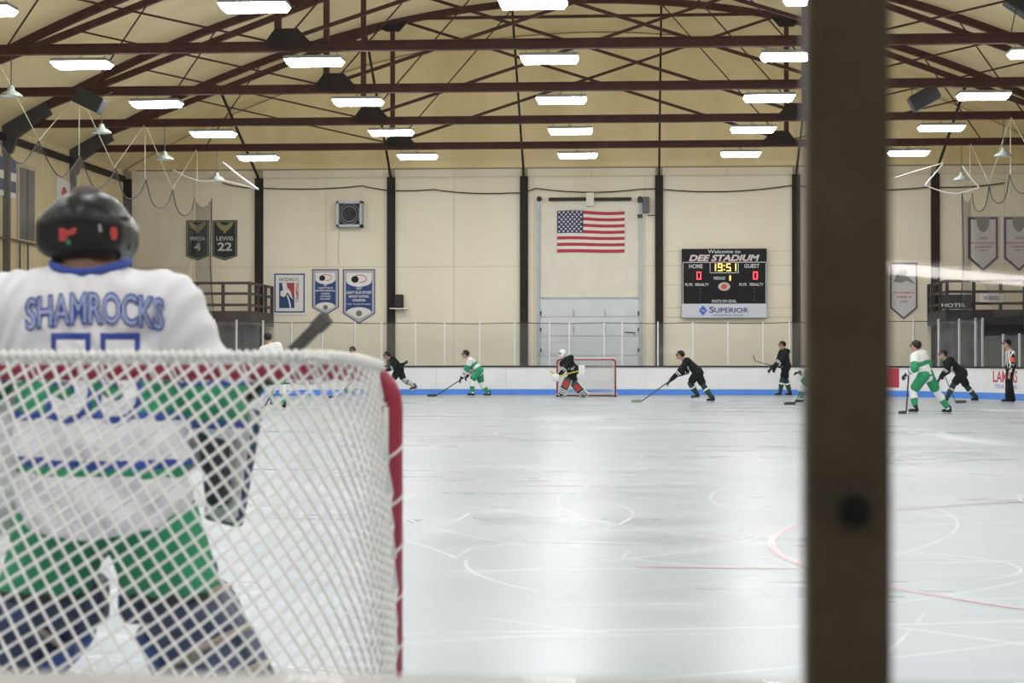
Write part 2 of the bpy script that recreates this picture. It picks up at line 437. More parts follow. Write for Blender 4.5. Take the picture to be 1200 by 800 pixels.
sill = mat('sill_grey', (.27, .26, .24), .5, .0, .08, 4)
tag(strip(sNear0+.01, sNear1-.01, -.01, .12, BH-.04, BH-.008, 1).build('trim_1', sill), 'pale grey sill along the bottom edge in front of the camera', 'sill', kind='structure')

# ------------------------------------------------------------ rink glass: posts and panes
gl = thing('rink_glass', (0, 62.5, BH), 'clear shielding glass with thin white posts standing on the boards', 'glass')
pxs = [252, 278, 309, 342, 378, 416, 447, 487, 521, 562, 603, 644, 667, 708, 729, 771, 812, 853, 894, 925, 965, 1005, 1040, 1070, 1099, 1123, 1142, 1150]
ss = [s_at_px(px, -S_CR+.2, S_CR-.2) for px in pxs]
left = []; s = ss[0]
while s > -S_CR-16: s -= 1.25; left.append(s)
right = []; s = ss[-1]
while s < S_CR+9: s += 1.2; right.append(s)
allp = [(s, 2.5) for s in left[::-1]]+[(s, 2.5) for s in ss]+[(s, 1.98) for s in right]
postm = mat('post_white', (.75, .76, .77), .4, .3)
strut = bpy.data.meshes.new('x')
for i, (s, h) in enumerate(allp):
    x, y, nx, ny = rink_path(s, .045); t = V(ny, -nx, 0)
    MB().obox((x, y, (BH+h)/2+.02), t*.022, V(nx, ny, 0)*.03, V(0, 0, (h-BH)/2)).build('post', postm, gl)
    if i+1 < len(allp):
        s2, h2 = allp[i+1]; hh = min(h, h2)
        if h == h2 or h > h2: strip(s+.022, s2-.022, .038, .05, BH+.02, hh-.03, .5).build('glass_pane', glass, gl)
bot = [V(*rink_path(s, .045)[:2], h-.02-.035*math.sin(i*2.1)**2) for i, (s, h) in enumerate(allp) if h > 2]
MB().tube(bot, .014, 6).build('top_cable', rubber, gl)

# near end: heavy posts and the pane in front of the camera
yp = 1.44
xp = P(995, 400, yp).x
brown = mat('weathered_post', (.060, .045, .026), .55, .1, .35, 9, .1, 60)
ng = thing('near_glass', (0, 1.52, BH), 'wide clear pane of shielding glass right in front of the camera', 'glass')
pitch = 2.3
for k in (-2, -1, 0, 1):
    x0 = xp+k*pitch; MB().box(x0+.026, min(4.35, x0+pitch-.026), 1.485, 1.497, BH+.002, 3.2).build('glass_pane', nearglass, ng)
pd = thing('support_post', (xp, yp, BH), 'dark weathered brown metal post standing close to the camera', 'post')
MB().box(xp-.0335, xp+.0335, yp, yp+.04, BH, 3.3).build('shaft', brown, pd, bevel=.005)
MB().box(xp-.022, xp+.022, yp+.04, yp+.075, BH, 3.3).build('rear_channel', greysteel, pd)
bx = P(1001, 598, yp)
m = MB(); m.tube([(bx.x, yp-.009, bx.z), (bx.x, yp+.002, bx.z)], .012, 12); m.tube([(bx.x, yp-.014, bx.z), (bx.x, yp-.006, bx.z)], .0075, 6)
m.build('bolt', black, pd)

# ------------------------------------------------------------ walls and roof
backing = mat('wall_backing', (.42, .37, .27), .8)
def far_outline(z0):
    return [(-WX, z0), (WX, z0)]+[(x, arch(x)-.02) for x in np.linspace(WX, -WX, 41)]
wf = MB().prism(far_outline(-.02), YF+.03, YF+.3).build('wall_far', backing)
tag(wf, 'cream panelled end wall behind the far goal', 'wall', kind='structure')
zl = [0.0, P(600, 312, YF).z, P(600, 207, YF).z, P(600, 197, YF).z]
cxs = [-16.62, -11.86, -7.13, -2.42, 2.32, 7.08, 11.86, 16.62]
dl, dr = P(631, 400, YF).x, P(751, 400, YF).x
for i in range(7):
    a, b = cxs[i]+.12, cxs[i+1]-.12; mid = P(382, 300, YF).x if i == 1 else P(532, 300, YF).x if i == 2 else (a+b)/2
    for j in range(3):
        z0, z1 = zl[j]+.006, zl[j+1]-.006
        if i == 3 and j < 2:
            MB().box(a, dl-.16, YF, YF+.03, z0, z1).build('wall_panel', cream, wf); MB().box(dr+.16, b, YF, YF+.03, z0, z1).build('wall_panel', cream, wf)
            continue
        if i == 4 and j < 2:         # girt lines beside the scoreboard
            rows = [zl[0], P(600, 372, YF).z, P(600, 361, YF).z, P(600, 334, YF).z, zl[1]] if j == 0 else [zl[1], P(600, 295, YF).z, zl[2]]
            for q in range(len(rows)-1): MB().box(a, b, YF, YF+.03, rows[q]+.006, rows[q+1]-.006).build('wall_panel', cream, wf)
            continue
        MB().box(a, mid-.006, YF, YF+.03, z0, z1).build('wall_panel', cream, wf); MB().box(mid+.006, b, YF, YF+.03, z0, z1).build('wall_panel', cream, wf)
    xs = np.linspace(cxs[i], cxs[i+1], 7)
    MB().prism([(cxs[i]+.005, zl[3]+.006), (cxs[i+1]-.005, zl[3]+.006)]+[(x, arch(x)-.04) for x in xs[::-1]], YF+.005, YF+.03).build('gable_panel', roofm, wf)
zt = zl[2]
places = ['behind the left balcony corner', 'right of the two dark number banners', 'between the blue pennant and the small loudspeaker shelf', 'just left of the overhead door', 'between the overhead door and the scoreboard', 'right of the scoreboard', 'left of the balcony on the right', 'in the far right corner']
for i, x in enumerate(cxs):
    t = thing('wall_column', (x, YF-.1, 0), 'dark steel column on the far wall, '+places[i], 'column', 'columns on the far wall')
    MB().box(x-.14, x+.14, YF-.16, YF-.14, 0, zt).build('flange', dkcol, t); MB().box(x-.02, x+.02, YF-.14, YF-.02, 0, zt).build('web', dkcol, t); MB().box(x-.14, x+.14, YF-.02, YF-.001, 0, zt).build('flange', dkcol, t)
    if abs(x) < 13:
        MB().bar((x, YF-.1, zt-.05), (x, YT[0]+.05, 8.5+(15.6-abs(x))*.374 if abs(x) > 6.3 else arch(x)-.25), .07, .07).build('brace', dkcol, t)
# side walls: ribbed metal
def ribbed(sx, name, label):
    m = MB(); y = YN; prof = []
    while y < YF:
        for dy, dx in ((0, 0), (.16, 0), (.19, .035), (.25, .035), (.28, 0)): prof.append((min(y+dy, YF), dx))
        y += .28
    top = arch(WX)+.1
    for yy, dx in prof: m.v += [(sx*(WX-dx), yy, -.02), (sx*(WX-dx), yy, top)]
    for i in range(len(prof)-1): m.f.append((2*i, 2*i+1, 2*i+3, 2*i+2)); m.m.append(0)
    o = m.build(name, tanwall); MB().box(sx*(WX+.02) if sx > 0 else -WX-.2, WX+.2 if sx > 0 else -WX-.02, YN, YF, -.02, top).build('wall_sheet', tanwall, o)
    return tag(o, label, 'wall', kind='structure')
wl = ribbed(-1, 'wall_left', 'tan ribbed metal side wall behind the goalie'); wr = ribbed(1, 'wall_right', 'tan ribbed metal side wall on the right')
tag(MB().prism(far_outline(-.02), YN-.3, YN).build('wall_near', mat('lobby_dark', (.22, .19, .16), .7)), 'cream end wall behind the camera', 'wall', kind='structure')
m = MB(); xs = np.linspace(-WX-.2, WX+.2, 61)
for x in xs: m.v += [(x, YN-.3, arch(x)), (x, YF+.3, arch(x)), (x, YN-.3, arch(x)+.2), (x, YF+.3, arch(x)+.2)]
for i in range(60):
    a = 4*i; b = a+4; m.f += [(a, a+1, b+1, b), (a+2, b+2, b+3, a+3)]; m.m += [0, 0]
tag(m.build('ceiling', roofm, smooth=True, fixn=False), 'cream arched roof lining above the steel trusses', 'ceiling', kind='structure')
# eave strip on the left wall
for sx, nm in ((-1, 'trim_2'), (1, 'trim_3')):
    tag(MB().box(sx*16.78, sx*16.66, YN, YF-.2, 7.55, 7.75).build(nm, dkcol), 'dark eave beam along the top of the %s side wall' % ('left' if sx < 0 else 'right'), 'beam', kind='structure')

# ------------------------------------------------------------ roof trusses
def truss():
    y = YT[0]
    t = thing('roof_truss', (0, y, 8.04), 'x', 'truss', 'arched steel roof trusses')
    xs = np.linspace(-16.45, 16.45, 37)
    m = MB(); wdt, hgt = .16, .22
    for x in xs:
        z = arch(x)-.10; nx = .0338*x; q = math.hypot(nx, 1); ux, uz = nx/q, 1/q
        for dy, dh in ((-1, -1), (1, -1), (1, 1), (-1, 1)): m.v.append((x+ux*dh*hgt/2, y+dy*wdt/2, z+uz*dh*hgt/2))
    for i in range(len(xs)-1):
        for j in range(4): m.f.append((4*i+j, 4*i+(j+1) % 4, 4*i+4+(j+1) % 4, 4*i+4+j)); m.m.append(0)
    m.build('arch_chord', steel, t)
    m = MB(); m.box(-16.3, 16.3, y-.02, y+.02, 7.95, 8.12); m.box(-16.3, 16.3, y-.09, y+.09, 8.12, 8.145); m.box(-16.3, 16.3, y-.09, y+.09, 7.925, 7.95); m.build('tie_beam', steel, t)
    MB().box(-6.25, 6.25, y-.05, y+.05, 12.08, 12.17).build('upper_tie', steel, t)
    for sx in (-1, 1):
        MB().bar((sx*15.6, y, 8.5), (sx*6.25, y, 12.0), .14, .17).build('lower_chord', steel, t)
        MB().box(sx*6.25-.07, sx*6.25+.07, y-.07, y+.07, 8.1, 12.1).build('post', steel, t)
        g = [(5.55, 8.02), (6.5, 8.02), (6.5, 8.15), (6.3, 8.42), (5.8, 8.42), (5.55, 8.15)]
        MB().prism([(sx*a, b) for a, b in g], y-.11, y+.11).build('gusset', dkcol, t)
        g = [(5.75, 12.05), (6.75, 11.85), (6.45, 11.72), (6.05, 11.72)]
        MB().prism([(sx*a, b) for a, b in g], y-.1, y+.1).build('gusset', dkcol, t)
        MB().bar((sx*5.7, y+.03*sx, 8.3), (-sx*5.8, y+.03*sx, 12.0), .05, .085).build('diagonal', steel, t)
        MB().bar((sx*5.9, y, 8.4), (sx*2.3, y, arch(2.3)-.15), .03, .035).build('rod', steel, t)
        MB().bar((sx*6.4, y, 8.15), (sx*12.7, y, 9.6), .035, .045).build('rod', steel, t)
        MB().bar((sx*12.3, y, 8.1), (sx*10.5, y, arch(10.5)-.15), .03, .035).build('rod', steel, t)
        MB().prism([(sx*a, b) for a, b in ((16.78, 7.2), (16.52, 7.2), (16.35, 7.65), (15.35, 8.32), (15.5, 8.7), (16.78, 8.0))], y-.1, y+.1).build('knee', greysteel, t)
        MB().box(sx*16.76, sx*16.58, y-.08, y+.08, 0, 7.3).build('side_column', greysteel, t)
    return t
ordn = ['first', 'second', 'third', 'fourth', 'fifth', 'sixth', 'seventh', 'eighth', 'ninth', 'tenth', 'eleventh']
T0 = truss()
for k, y in enumerate(YT):
    t = T0 if k == 0 else copy_tree(T0)
    t.location = (0, y, 8.04); t['label'] = 'maroon arched steel roof truss with tie beam, %s from the far wall' % ordn[k]

# ------------------------------------------------------------ ceiling lights
lxs = [-10.6, -5.45, -.33, 4.82, 10.05]; LZ = 7.72
def lamp():
    y = YT[0]; t = thing('ceiling_light', (0, y, LZ-.09), 'x', 'light', 'fluorescent fixtures in rows under the trusses')
    L, Wd = .62, .3
    m = MB(); m.v = [(sx*(L if z > LZ-.05 else L-.06), y+sy*(Wd if z > LZ-.05 else Wd-.06), z) for z in (LZ+.01, LZ-.09) for sx in (-1, 1) for sy in (-1, 1)]
    m.f = [(0, 1, 5, 4), (2, 6, 7, 3), (0, 4, 6, 2), (1, 3, 7, 5), (4, 5, 7, 6)]; m.m = [0]*5
    m.build('lens', lampm, t)
    MB().box(-L, L, y-Wd, y+Wd, LZ+.012, LZ+.085).build('housing', mat('lamp_housing', (.25, .25, .24), .5, .2), t, bevel=.008)
    for sx in (-1, 1): MB().tube([(sx*.5, y, LZ+.07), (sx*.5, y, 7.93)], .006, 5).build('hanger', greysteel, t)
    MB().tube([(.02, y, LZ+.07), (.09, y+.03, LZ+.1), (-.06, y-.02, LZ+.15), (.03, y, 7.93)], .012, 5).build('cord', greysteel, t)
    return t
L0 = lamp()
colname = ['leftmost', 'second from the left', 'middle', 'second from the right', 'rightmost']
for k, y in enumerate(YT):
    for c, x in enumerate(lxs):
        t = L0 if (k == 0 and c == 0) else copy_tree(L0)
        t.location = (x, y, LZ-.09)
        t['label'] = 'lit ceiling light under the %s truss from the far wall, %s' % (ordn[k], colname[c])
# ------------------------------------------------------------ overhead door
yd = YF-.002
d = MB().box(dl-.15, dr+.15, YF+.0, YF+.03, 0, zl[2]-.006).build('door_1', cream)
tag(d, 'grey sectional overhead door behind the far goal', 'door', kind='structure')
doorw = mat('door_grey', (.66, .70, .73), .45, 0, .05, 2); doorcream = mat('door_cream', (.78, .73, .61), .5, 0, .05, 2)
zs = [0.0, .62, 1.24, P(690, 398, YF).z, P(690, 383, YF).z, P(690, 366, YF).z, P(690, 350, YF).z]
zs = [0.0, .68, 1.36, 2.04, 2.72, zs[-1]]
for i in range(len(zs)-1): MB().box(dl+.06, dr-.06, YF-.05, YF-.005, zs[i]+.008, zs[i+1]-.008).build('door_section', doorw, d)
zt2 = P(690, 232, YF).z; zm = (zs[-1]+zt2)/2; xm = (dl+dr)/2-.02
MB().box(dl+.06, dr-.06, YF-.03, YF-.005, zs[-1]+.06, zt2).build('upper_panel', doorcream, d)
MB().box(dl+.04, dr-.04, YF-.07, YF-.005, zs[-1]+.0, zs[-1]+.06).build('lintel', galv, d)
for x in (dl, dr):
    m = MB(); m.box(x-.055, x+.055, YF-.12, YF-.08, 0, zt2); m.box(x-.055, x-.035, YF-.08, YF-.005, 0, zt2); m.box(x+.035, x+.055, YF-.08, YF-.005, 0, zt2); m.build('track', galv, d)
for px in (672, 709):
    for py in (367, 386):
        p = P(px, py, YF-.06); MB().box(p.x-.03, p.x+.03, YF-.08, YF-.05, p.z-.12, p.z+.12).build('hinge', galv, d, bevel=.01)
for px in (633, 749):
    for py in (367, 386, 410):
        p = P(px, py, YF-.06); MB().box(p.x-.05, p.x+.05, YF-.1, YF-.05, p.z-.07, p.z+.07).build('roller_bracket', greysteel, d)
a = P(732, 389, YF-.06); b = P(744, 390, YF-.06)
m = MB(); m.bar(a, b, .03, .04); m.bar(b, (b.x, b.y, b.z-.1), .03, .03); m.build('latch', greysteel, d)
for x0, x1 in ((643, 687), (696, 740)):
    p, q = P(x0, 233.5, YF-.2), P(x1, 233, YF-.2)
    MB().tube([p, q], .06, 12).build('torsion_spring', rubber, d)
p, q = P(687, 233, YF-.2), P(696, 233, YF-.2); MB().box(p.x, q.x, YF-.25, YF-.005, p.z-.25, p.z+.22).build('spring_bracket', doorcream, d)
for px in (632, 750):
    p = P(px, 233, YF-.15); MB().tube([(p.x, YF-.2, p.z), (p.x, YF-.1, p.z)], .09, 14).build('cable_drum', rubber, d)
p = P(757, 240, YF-.2)
t = thing('door_motor', (p.x, YF-.2, p.z), 'grey motor box above the right end of the overhead door', 'motor')
MB().box(p.x-.12, p.x+.12, YF-.35, YF-.002, p.z-.27, p.z+.27).build('casing', mat('motor_grey', (.10, .11, .12), .5), t, bevel=.02)
m = MB(); m.box(p.x-.3, p.x-.12, YF-.25, YF-.2, p.z+.08, p.z+.2); m.box(p.x-.3, p.x-.12, YF-.25, YF-.2, p.z-.45, p.z-.33); m.bar((p.x+.05, YF-.1, p.z-.36), (p.x+.4, YF-.1, p.z-.36), .03, .03); m.build('bracket', greysteel, t)

# ------------------------------------------------------------ stars and stripes flag
a, b = P(653, 247, YF-.03), P(732, 295, YF-.03); fw, fh = b.x-a.x, a.z-b.z
fl = thing('flag', ((a.x+b.x)/2, YF-.03, b.z), 'red, white and blue flag with stars pinned above the overhead door', 'flag')
fred = mat('flag_red', (.48, .035, .06), .75); fwh = mat('flag_white', (.83, .78, .74), .75); fblu = mat('flag_blue', (.022, .04, .12), .75)
def fp(u, v): return (a.x+fw*u-.03*v*math.sin(3*u), YF-.065-.012*math.sin(9*u+2*v), a.z-fh*v+.035*math.sin(5.5*u+.4)*(1-.7*v)-.02)
for i in range(13):
    m = MB(); u0 = .39 if i < 7 else 0; n = 12
    for k in range(n+1):
        u = u0+(1-u0)*k/n
        for v in (i/13, (i+1)/13):
            p = fp(u, v); m.v += [p, (p[0], p[1]+.008, p[2])]
    for k in range(n):
        q = 4*k; m.f += [(q, q+4, q+6, q+2), (q+1, q+3, q+7, q+5)]; m.m += [0, 0]
    m.build('stripe', fred if i % 2 == 0 else fwh, fl)
m = MB(); n = 8
for k in range(n+1):
    for v in (0, 7/13):
        p = fp(.39*k/n, v); m.v += [(p[0], p[1]-.004, p[2]), (p[0], p[1]+.008, p[2])]
for k in range(n):
    q = 4*k; m.f += [(q, q+4, q+6, q+2), (q+1, q+3, q+7, q+5)]; m.m += [0, 0]
can = m.build('canton', fblu, fl)
m = MB()
for r in range(9):
    for c in range(6 if r % 2 == 0 else 5):
        u = .39*((c+.5)/6 if r % 2 == 0 else (c+1)/6); v = 7/13*(r+.7)/9.4; p = fp(u, v)
        pts = [(p[0]+(.052 if j % 2 == 0 else .021)*math.sin(math.pi*j/5), p[1]-.009, p[2]+(.052 if j % 2 == 0 else .021)*math.cos(math.pi*j/5)) for j in range(10)]
        m.add(pts, [tuple(range(10))])
m.build('stars', fwh, can)

# ------------------------------------------------------------ scoreboard
a, b = P(799, 291.5, YF-.25), P(898.5, 372, YF-.25); ys = YF-.25
sb = thing('scoreboard', ((a.x+b.x)/2, ys+.1, b.z), 'black electronic scoreboard with white sponsor strip hung on the far wall', 'scoreboard')
sw, sh = b.x-a.x, a.z-b.z
def sx_(u): return a.x+sw*(u-77)/(920-77)           # from the coordinates of an enlarged view of the board
def sz_(v): return a.z-sh*(v-58)/(735-58)
sbk = mat('score_black', (.005, .006, .008), .4, spec=.15); swh = mat('score_white', (.62, .66, .68), .6); sred = mat('score_text_red', (.6, .1, .06), .6)
MB().box(a.x, b.x, ys+.01, YF-.005, b.z, a.z).build('cabinet', sbk, sb)
MB().box(sx_(77), sx_(920), ys-.012, ys+.01, sz_(185), sz_(58)).build('title_panel', sbk, sb)
MB().box(sx_(92), sx_(908), ys-.006, ys+.01, sz_(592), sz_(196)).build('score_face', sbk, sb)
MB().box(sx_(77), sx_(920), ys-.012, ys+.01, sz_(735), sz_(598)).build('sponsor_panel', mat('sponsor_white', (.62, .64, .72), .5), sb)
m = MB()
for u0, u1, v0, v1 in ((84, 916, 188, 195), (84, 91, 188, 597), (909, 916, 188, 597), (355, 362, 190, 298), (635, 642, 190, 298), (355, 642, 291, 298)): m.box(sx_(u0), sx_(u1), ys-.02, ys+.01, sz_(v1), sz_(v0))
m.build('trim_lines', swh, sb)
yt = ys-.022
def lay(name, items, mt, y=yt):
    m = MB()
    for s, u, v, h, wd, bold, shr in items: text(m, s, sx_(u), sz_(v), y, h*sh/677, wd*sw/843, bold, shr)
    return m.build(name, mt, sb)
lay('lettering', [('Welcome to', 498, 86, 34, 325, .015, 0), ('HOME', 217, 230, 40, 135, .02, 0), ('GUEST', 773, 228, 40, 150, .02, 0), ('PERIOD', 452, 348, 30, 115, .02, 0), ('PLYR', 148, 410, 28, 75, .02, 0), ('PENALTY', 278, 410, 28, 135, .02, 0), ('PLYR', 686, 410, 28, 75, .02, 0), ('PENALTY', 820, 410, 28, 135, .02, 0), ('SHOTS ON GOAL', 498, 573, 30, 245, .02, 0)], swh)
lay('title_lettering', [('DEE STADIUM', 500, 148, 62, 700, .03, .25)], swh)
lay('title_outline', [('DEE STADIUM', 497, 152, 66, 706, .045, .25)], sred, yt+.006)
nv = mat('sponsor_blue', (.02, .05, .22), .5)
lay('sponsor_lettering', [('S', 374, 657, 62, 46, .02, 0), ('UPERIOR', 570, 662, 48, 340, .015, 0), ('NATIONAL BANK', 540, 711, 14, 290, .005, 0)], nv)
m = MB(); u, v = 287, 665
m.prism([(sx_(u-42), sz_(v)), (sx_(u), sz_(v-52)), (sx_(u+42), sz_(v)), (sx_(u), sz_(v+52))], yt, yt+.01); m.build('sponsor_emblem', mat('emblem_blue', (.03, .13, .55), .4), sb)
m = MB(); m.prism([(sx_(262), sz_(668)), (sx_(282), sz_(655)), (sx_(295), sz_(668)), (sx_(315), sz_(660)), (sx_(295), sz_(678)), (sx_(282), sz_(664))], yt-.006, yt); m.build('emblem_wave', swh, sb)
SEG = {'0': 'abcdef', '1': 'bc', '9': 'abcdfg', '5': 'acdfg'}
def digit(ch, u, v, wd, h, th):
    m = MB(); k = {'a': (0, -1, 1, -1), 'b': (1, -1, 1, 0), 'c': (1, 0, 1, 1), 'd': (0, 1, 1, 1), 'e': (0, 0, 0, 1), 'f': (0, -1, 0, 0), 'g': (0, 0, 1, 0)}
    for s in SEG[ch]:
        x0, y0, x1, y1 = k[s]; U0, U1, V0, V1 = u+(x0-.5)*wd, u+(x1-.5)*wd, v+y0*h/2, v+y1*h/2
        m.box(sx_(U0-th/2), sx_(U1+th/2), yt-.002, yt+.004, sz_(V1+th/2), sz_(V0-th/2))
    return m
amber = mat('amber_led', (.9, .6, .1), .5, emit=(1, .62, .12), estr=3.2); rled = mat('red_led', (.9, .05, .05), .5, emit=(1, .05, .08), estr=3.0)
for ch, u in (('1', 395), ('9', 457), ('5', 541), ('1', 597)): digit(ch, u, 242, 34, 66, 8).build('clock_digit', amber, sb)
m = MB(); m.box(sx_(493), sx_(503), yt, yt+.004, sz_(230), sz_(218)); m.box(sx_(493), sx_(503), yt, yt+.004, sz_(270), sz_(258)); m.build('clock_colon', amber, sb)
digit('0', 247, 322, 36, 66, 9).build('home_digit', rled, sb); digit('0', 808, 322, 36, 66, 9).build('guest_digit', rled, sb)
digit('1', 540, 346, 34, 40, 10).build('period_digit', amber, sb)
c = V(sx_(498), yt, sz_(430)); m = MB()
m.prism([(c.x+.17*math.cos(q)*(1+.25*abs(math.cos(q))), c.z+.15*math.sin(q)) for q in np.linspace(0, 2*math.pi, 24, endpoint=False)], yt, yt+.01)
em = m.build('round_emblem', mat('emblem_cream', (.55, .5, .45), .6), sb)
m = MB(); m.prism([(c.x+.10*math.cos(q), c.z+.09*math.sin(q)) for q in np.linspace(0, 2*math.pi, 18, endpoint=False)], yt-.006, yt); m.build('emblem_centre', sred, em)
m = MB()
for u in (260, 800):
    for v in (455, 485, 530, 560): m.box(sx_(u-6), sx_(u+6), yt, yt+.004, sz_(v+4), sz_(v-4))
m.build('unlit_dots', mat('unlit', (.12, .12, .12), .6), sb)

# ------------------------------------------------------------ vent fan, loudspeaker shelf
a, b = P(394, 235, YF-.45), P(424, 266, YF-.45); cxv, czv = (a.x+b.x)/2, (a.z+b.z)/2; hw = (b.x-a.x)/2
t = thing('exhaust_fan', (cxv, YF-.2, b.z), 'square grey exhaust fan box on the far wall', 'fan')
m = MB(); y0, y1 = YF-.45, YF-.005
for q in ((-1, -.82, -1, 1), (.82, 1, -1, 1), (-1, 1, -1, -.82), (-1, 1, .82, 1)): m.box(cxv+hw*q[0], cxv+hw*q[1], y0, y1, czv+hw*q[2], czv+hw*q[3])
m.build('housing', galv, t); MB().box(cxv-hw*.82, cxv+hw*.82, YF-.1, YF-.06, czv-hw*.82, czv+hw*.82).build('backplate', mat('fan_dark', (.03, .036, .04), .5), t)
m = MB()
for k in range(4):
    q = math.pi/4+k*math.pi/2; m.obox((cxv+.2*math.cos(q), YF-.2, czv+.2*math.sin(q)), V(math.cos(q), 0, math.sin(q))*.16, V(-math.sin(q)*.8, .5, math.cos(q)*.8)*.08, V(-math.sin(q)*.4, -.8, math.cos(q)*.4)*.008)
m.tube([(cxv, YF-.26, czv), (cxv, YF-.14, czv)], .06, 12); m.build('blades', greysteel, t)
for k in (2, 3): MB().tube([(cxv+r_*math.cos(q), y0+.03, czv+r_*math.sin(q)) for r_ in (hw*(.2+.2*k),) for q in np.linspace(0, 2*math.pi, 20, endpoint=False)], .008, 5, True).build('guard_ring', galv, t)
MB().tube([P(398, 268, YF-.01), P(396, 290, YF-.01), P(397, 311, YF-.01)], .012, 5).build('power_cord', mat('cord_tan', (.5, .44, .33), .7), t)
p = P(467.5, 361, YF-.2); t = thing('wall_shelf', (p.x, YF-.15, p.z), 'small white shelf on the far wall under a loudspeaker', 'shelf')
MB().box(p.x-.31, p.x+.31, YF-.4, YF-.002, p.z-.03, p.z).build('board', white, t)
for s in (-1, 1): MB().prism([(p.x+s*.2-.012, p.z-.03), (p.x+s*.2+.012, p.z-.03), (p.x+s*.2+.012, p.z-.2), (p.x+s*.2-.012, p.z-.2)], YF-.12, YF-.002).build('bracket', white, t)
t = thing('shelf_loudspeaker', (p.x, YF-.2, p.z+.001), 'small black loudspeaker standing on a white wall shelf', 'loudspeaker')
MB().box(p.x-.16, p.x+.16, YF-.36, YF-.08, p.z+.001, p.z+.48).build('cabinet', black, t, bevel=.03)
MB().box(p.x-.13, p.x+.13, YF-.37, YF-.355, p.z+.04, p.z+.44).build('grille', rubber, t)
# hanging loudspeakers
def hung_speaker(px, py, Y, label, rot, yt_):
    p = P(px, py, Y); t = thing('hanging_loudspeaker', (p.x, Y, p.z-.35), label, 'loudspeaker', 'loudspeakers hung from the trusses')
    R = Matrix.Rotation(rot, 3, 'Y'); ax, ay, az = R @ V(.37, 0, 0), R @ V(0, .22, 0), R @ V(0, 0, .2)
    MB().obox(p, ax, ay, az).build('cabinet', mat('speaker_black', (.018, .022, .026), .6), t, bevel=.04)
    MB().obox(p-ay*1.02, ax*.86, ay*.03, az*.85).build('grille', rubber, t)
    for s in (-1, 1): MB().tube([p+ax*.6*s+az, (p.x+.35*s, yt_, 8.0)], .012, 5).build('chain', greysteel, t)
hung_speaker(105, 118, YT[2]-.9, 'black loudspeaker hung from the truss above the goalie', .45, YT[2]-.1)
hung_speaker(1083, 115, YT[2]+.3, 'black loudspeaker hung tilted from a truss on the right', -.5, YT[2])
hung_speaker(1199, 6, YT[3]+.3, 'black loudspeaker hung at the top right corner of the photo', .6, YT[3])
# pendant lamps
def pendant(px, py, k, label):
    Y = YT[k]+.12; p = P(px, py, Y); t = thing('pendant_lamp', (p.x, Y, p.z), label, 'lamp', 'unlit pendant lamps under the trusses')
    sh_ = mat('enamel_shade', (.33, .37, .34), .35); 
    MB().lathe([(.26, .0), (.25, .03), (.17, .09), (.09, .13), (.07, .2), (.05, .24), (.0, .24)], p, 24).build('shade', sh_, t, True)
    MB().lathe([(.245, .005), (.16, .075), (.06, .1), (.0, .1)], p, 24).build('reflector', white, t, True)
    MB().lathe([(.0, .02), (.05, .03), (.07, .07), (.04, .12), (0, .12)], p, 12).build('bulb', mat('bulb_glass', (.7, .7, .68), .2), t, True)
    MB().tube([(p.x, Y, p.z+.24), (p.x, Y, 8.0)], .012, 6).build('rod', greysteel, t)
pendant(13, 113, 3, 'unlit pendant lamp hanging nearest the left edge of the photo')
pendant(119, 156, 2, 'unlit pendant lamp just right of the left loudspeaker')
pendant(193, 187, 1, 'unlit pendant lamp above the left safety net')
pendant(254, 211, 0, 'unlit pendant lamp left of the leftmost far ceiling light')
pendant(1176, 183, 1, 'unlit pendant lamp near the right edge of the photo')
pendant(1127, 211, 0, 'unlit pendant lamp above the right white pennants')

# ------------------------------------------------------------ banners and posters
def pennant(px0, px1, py0, pys, pyt, Y, label, base, border, inner=None, bw=.09, name='pennant'):
    a, b = P(px0, py0, Y), P(px1, pys, Y); tipz = P((px0+px1)/2, pyt, Y).z; cx = (a.x+b.x)/2
    t = thing(name, (cx, Y, tipz), label, 'banner')
    def shp(g, y0, y1):
        k = (tipz-b.z)/((b.x-a.x)/2)
        return MB().prism([(a.x+g, a.z-g), (b.x-g, a.z-g), (b.x-g, b.z+g*.5), (cx, tipz+g*1.15), (a.x+g, b.z+g*.5)], y0, y1)
    shp(0, Y, Y+.02).build('cloth', base, t)
    shp(bw*.35, Y-.004, Y).build('border', border, t)
    if inner: shp(bw, Y-.008, Y-.004).build('field', inner, t)
    return t, a, b, tipz, cx
yb = YF-.03
bl = mat('banner_black', (.018, .022, .026), .7); bgrey = mat('banner_grey', (.17, .18, .16), .7); btext = mat('banner_silver', (.55, .56, .55), .7); bgold = mat('banner_gold', (.30, .28, .12), .7)
for px0, px1, nm, no, lab in ((218, 245, 'WESA', '4', 'black retired number banner with a 4'), (249, 278, 'LEWIS', '22', 'black retired number banner with a 22')):
    t, a, b, tz, cx = pennant(px0, px1, 258, 300, 305, yb, lab+(', beside the balcony' if no == '22' else ', behind the net'), bl, bgrey, bl, .07, 'number_banner')
    wdt = b.x-a.x; m = MB(); text(m, nm, cx, P(0, 280.5, yb).z, yb-.012, .15, wdt*.68, .02); text(m, no, cx, P(0, 290, yb).z, yb-.012, .30, wdt*(.28 if len(no) == 1 else .58), .03); m.build('lettering', btext, t)
    m = MB(); zc = P(0, 267, yb).z
    for s in (-1, 1): m.prism([(cx+s*.02, zc+.02), (cx+s*.2, zc+.16), (cx+s*.32, zc+.15), (cx+s*.24, zc+.0), (cx+s*.12, zc-.12), (cx+s*.03, zc-.16)], yb-.014, yb-.008)
    m.box(cx-.05, cx+.05, yb-.015, yb-.008, zc-.22, zc+.06); m.build('winged_emblem', bgold, t)
bsil = mat('banner_lilac', (.52, .49, .52), .7); bnav = mat('banner_navy', (.02, .06, .22), .7); bwh = mat('banner_white', (.80, .79, .76), .7)
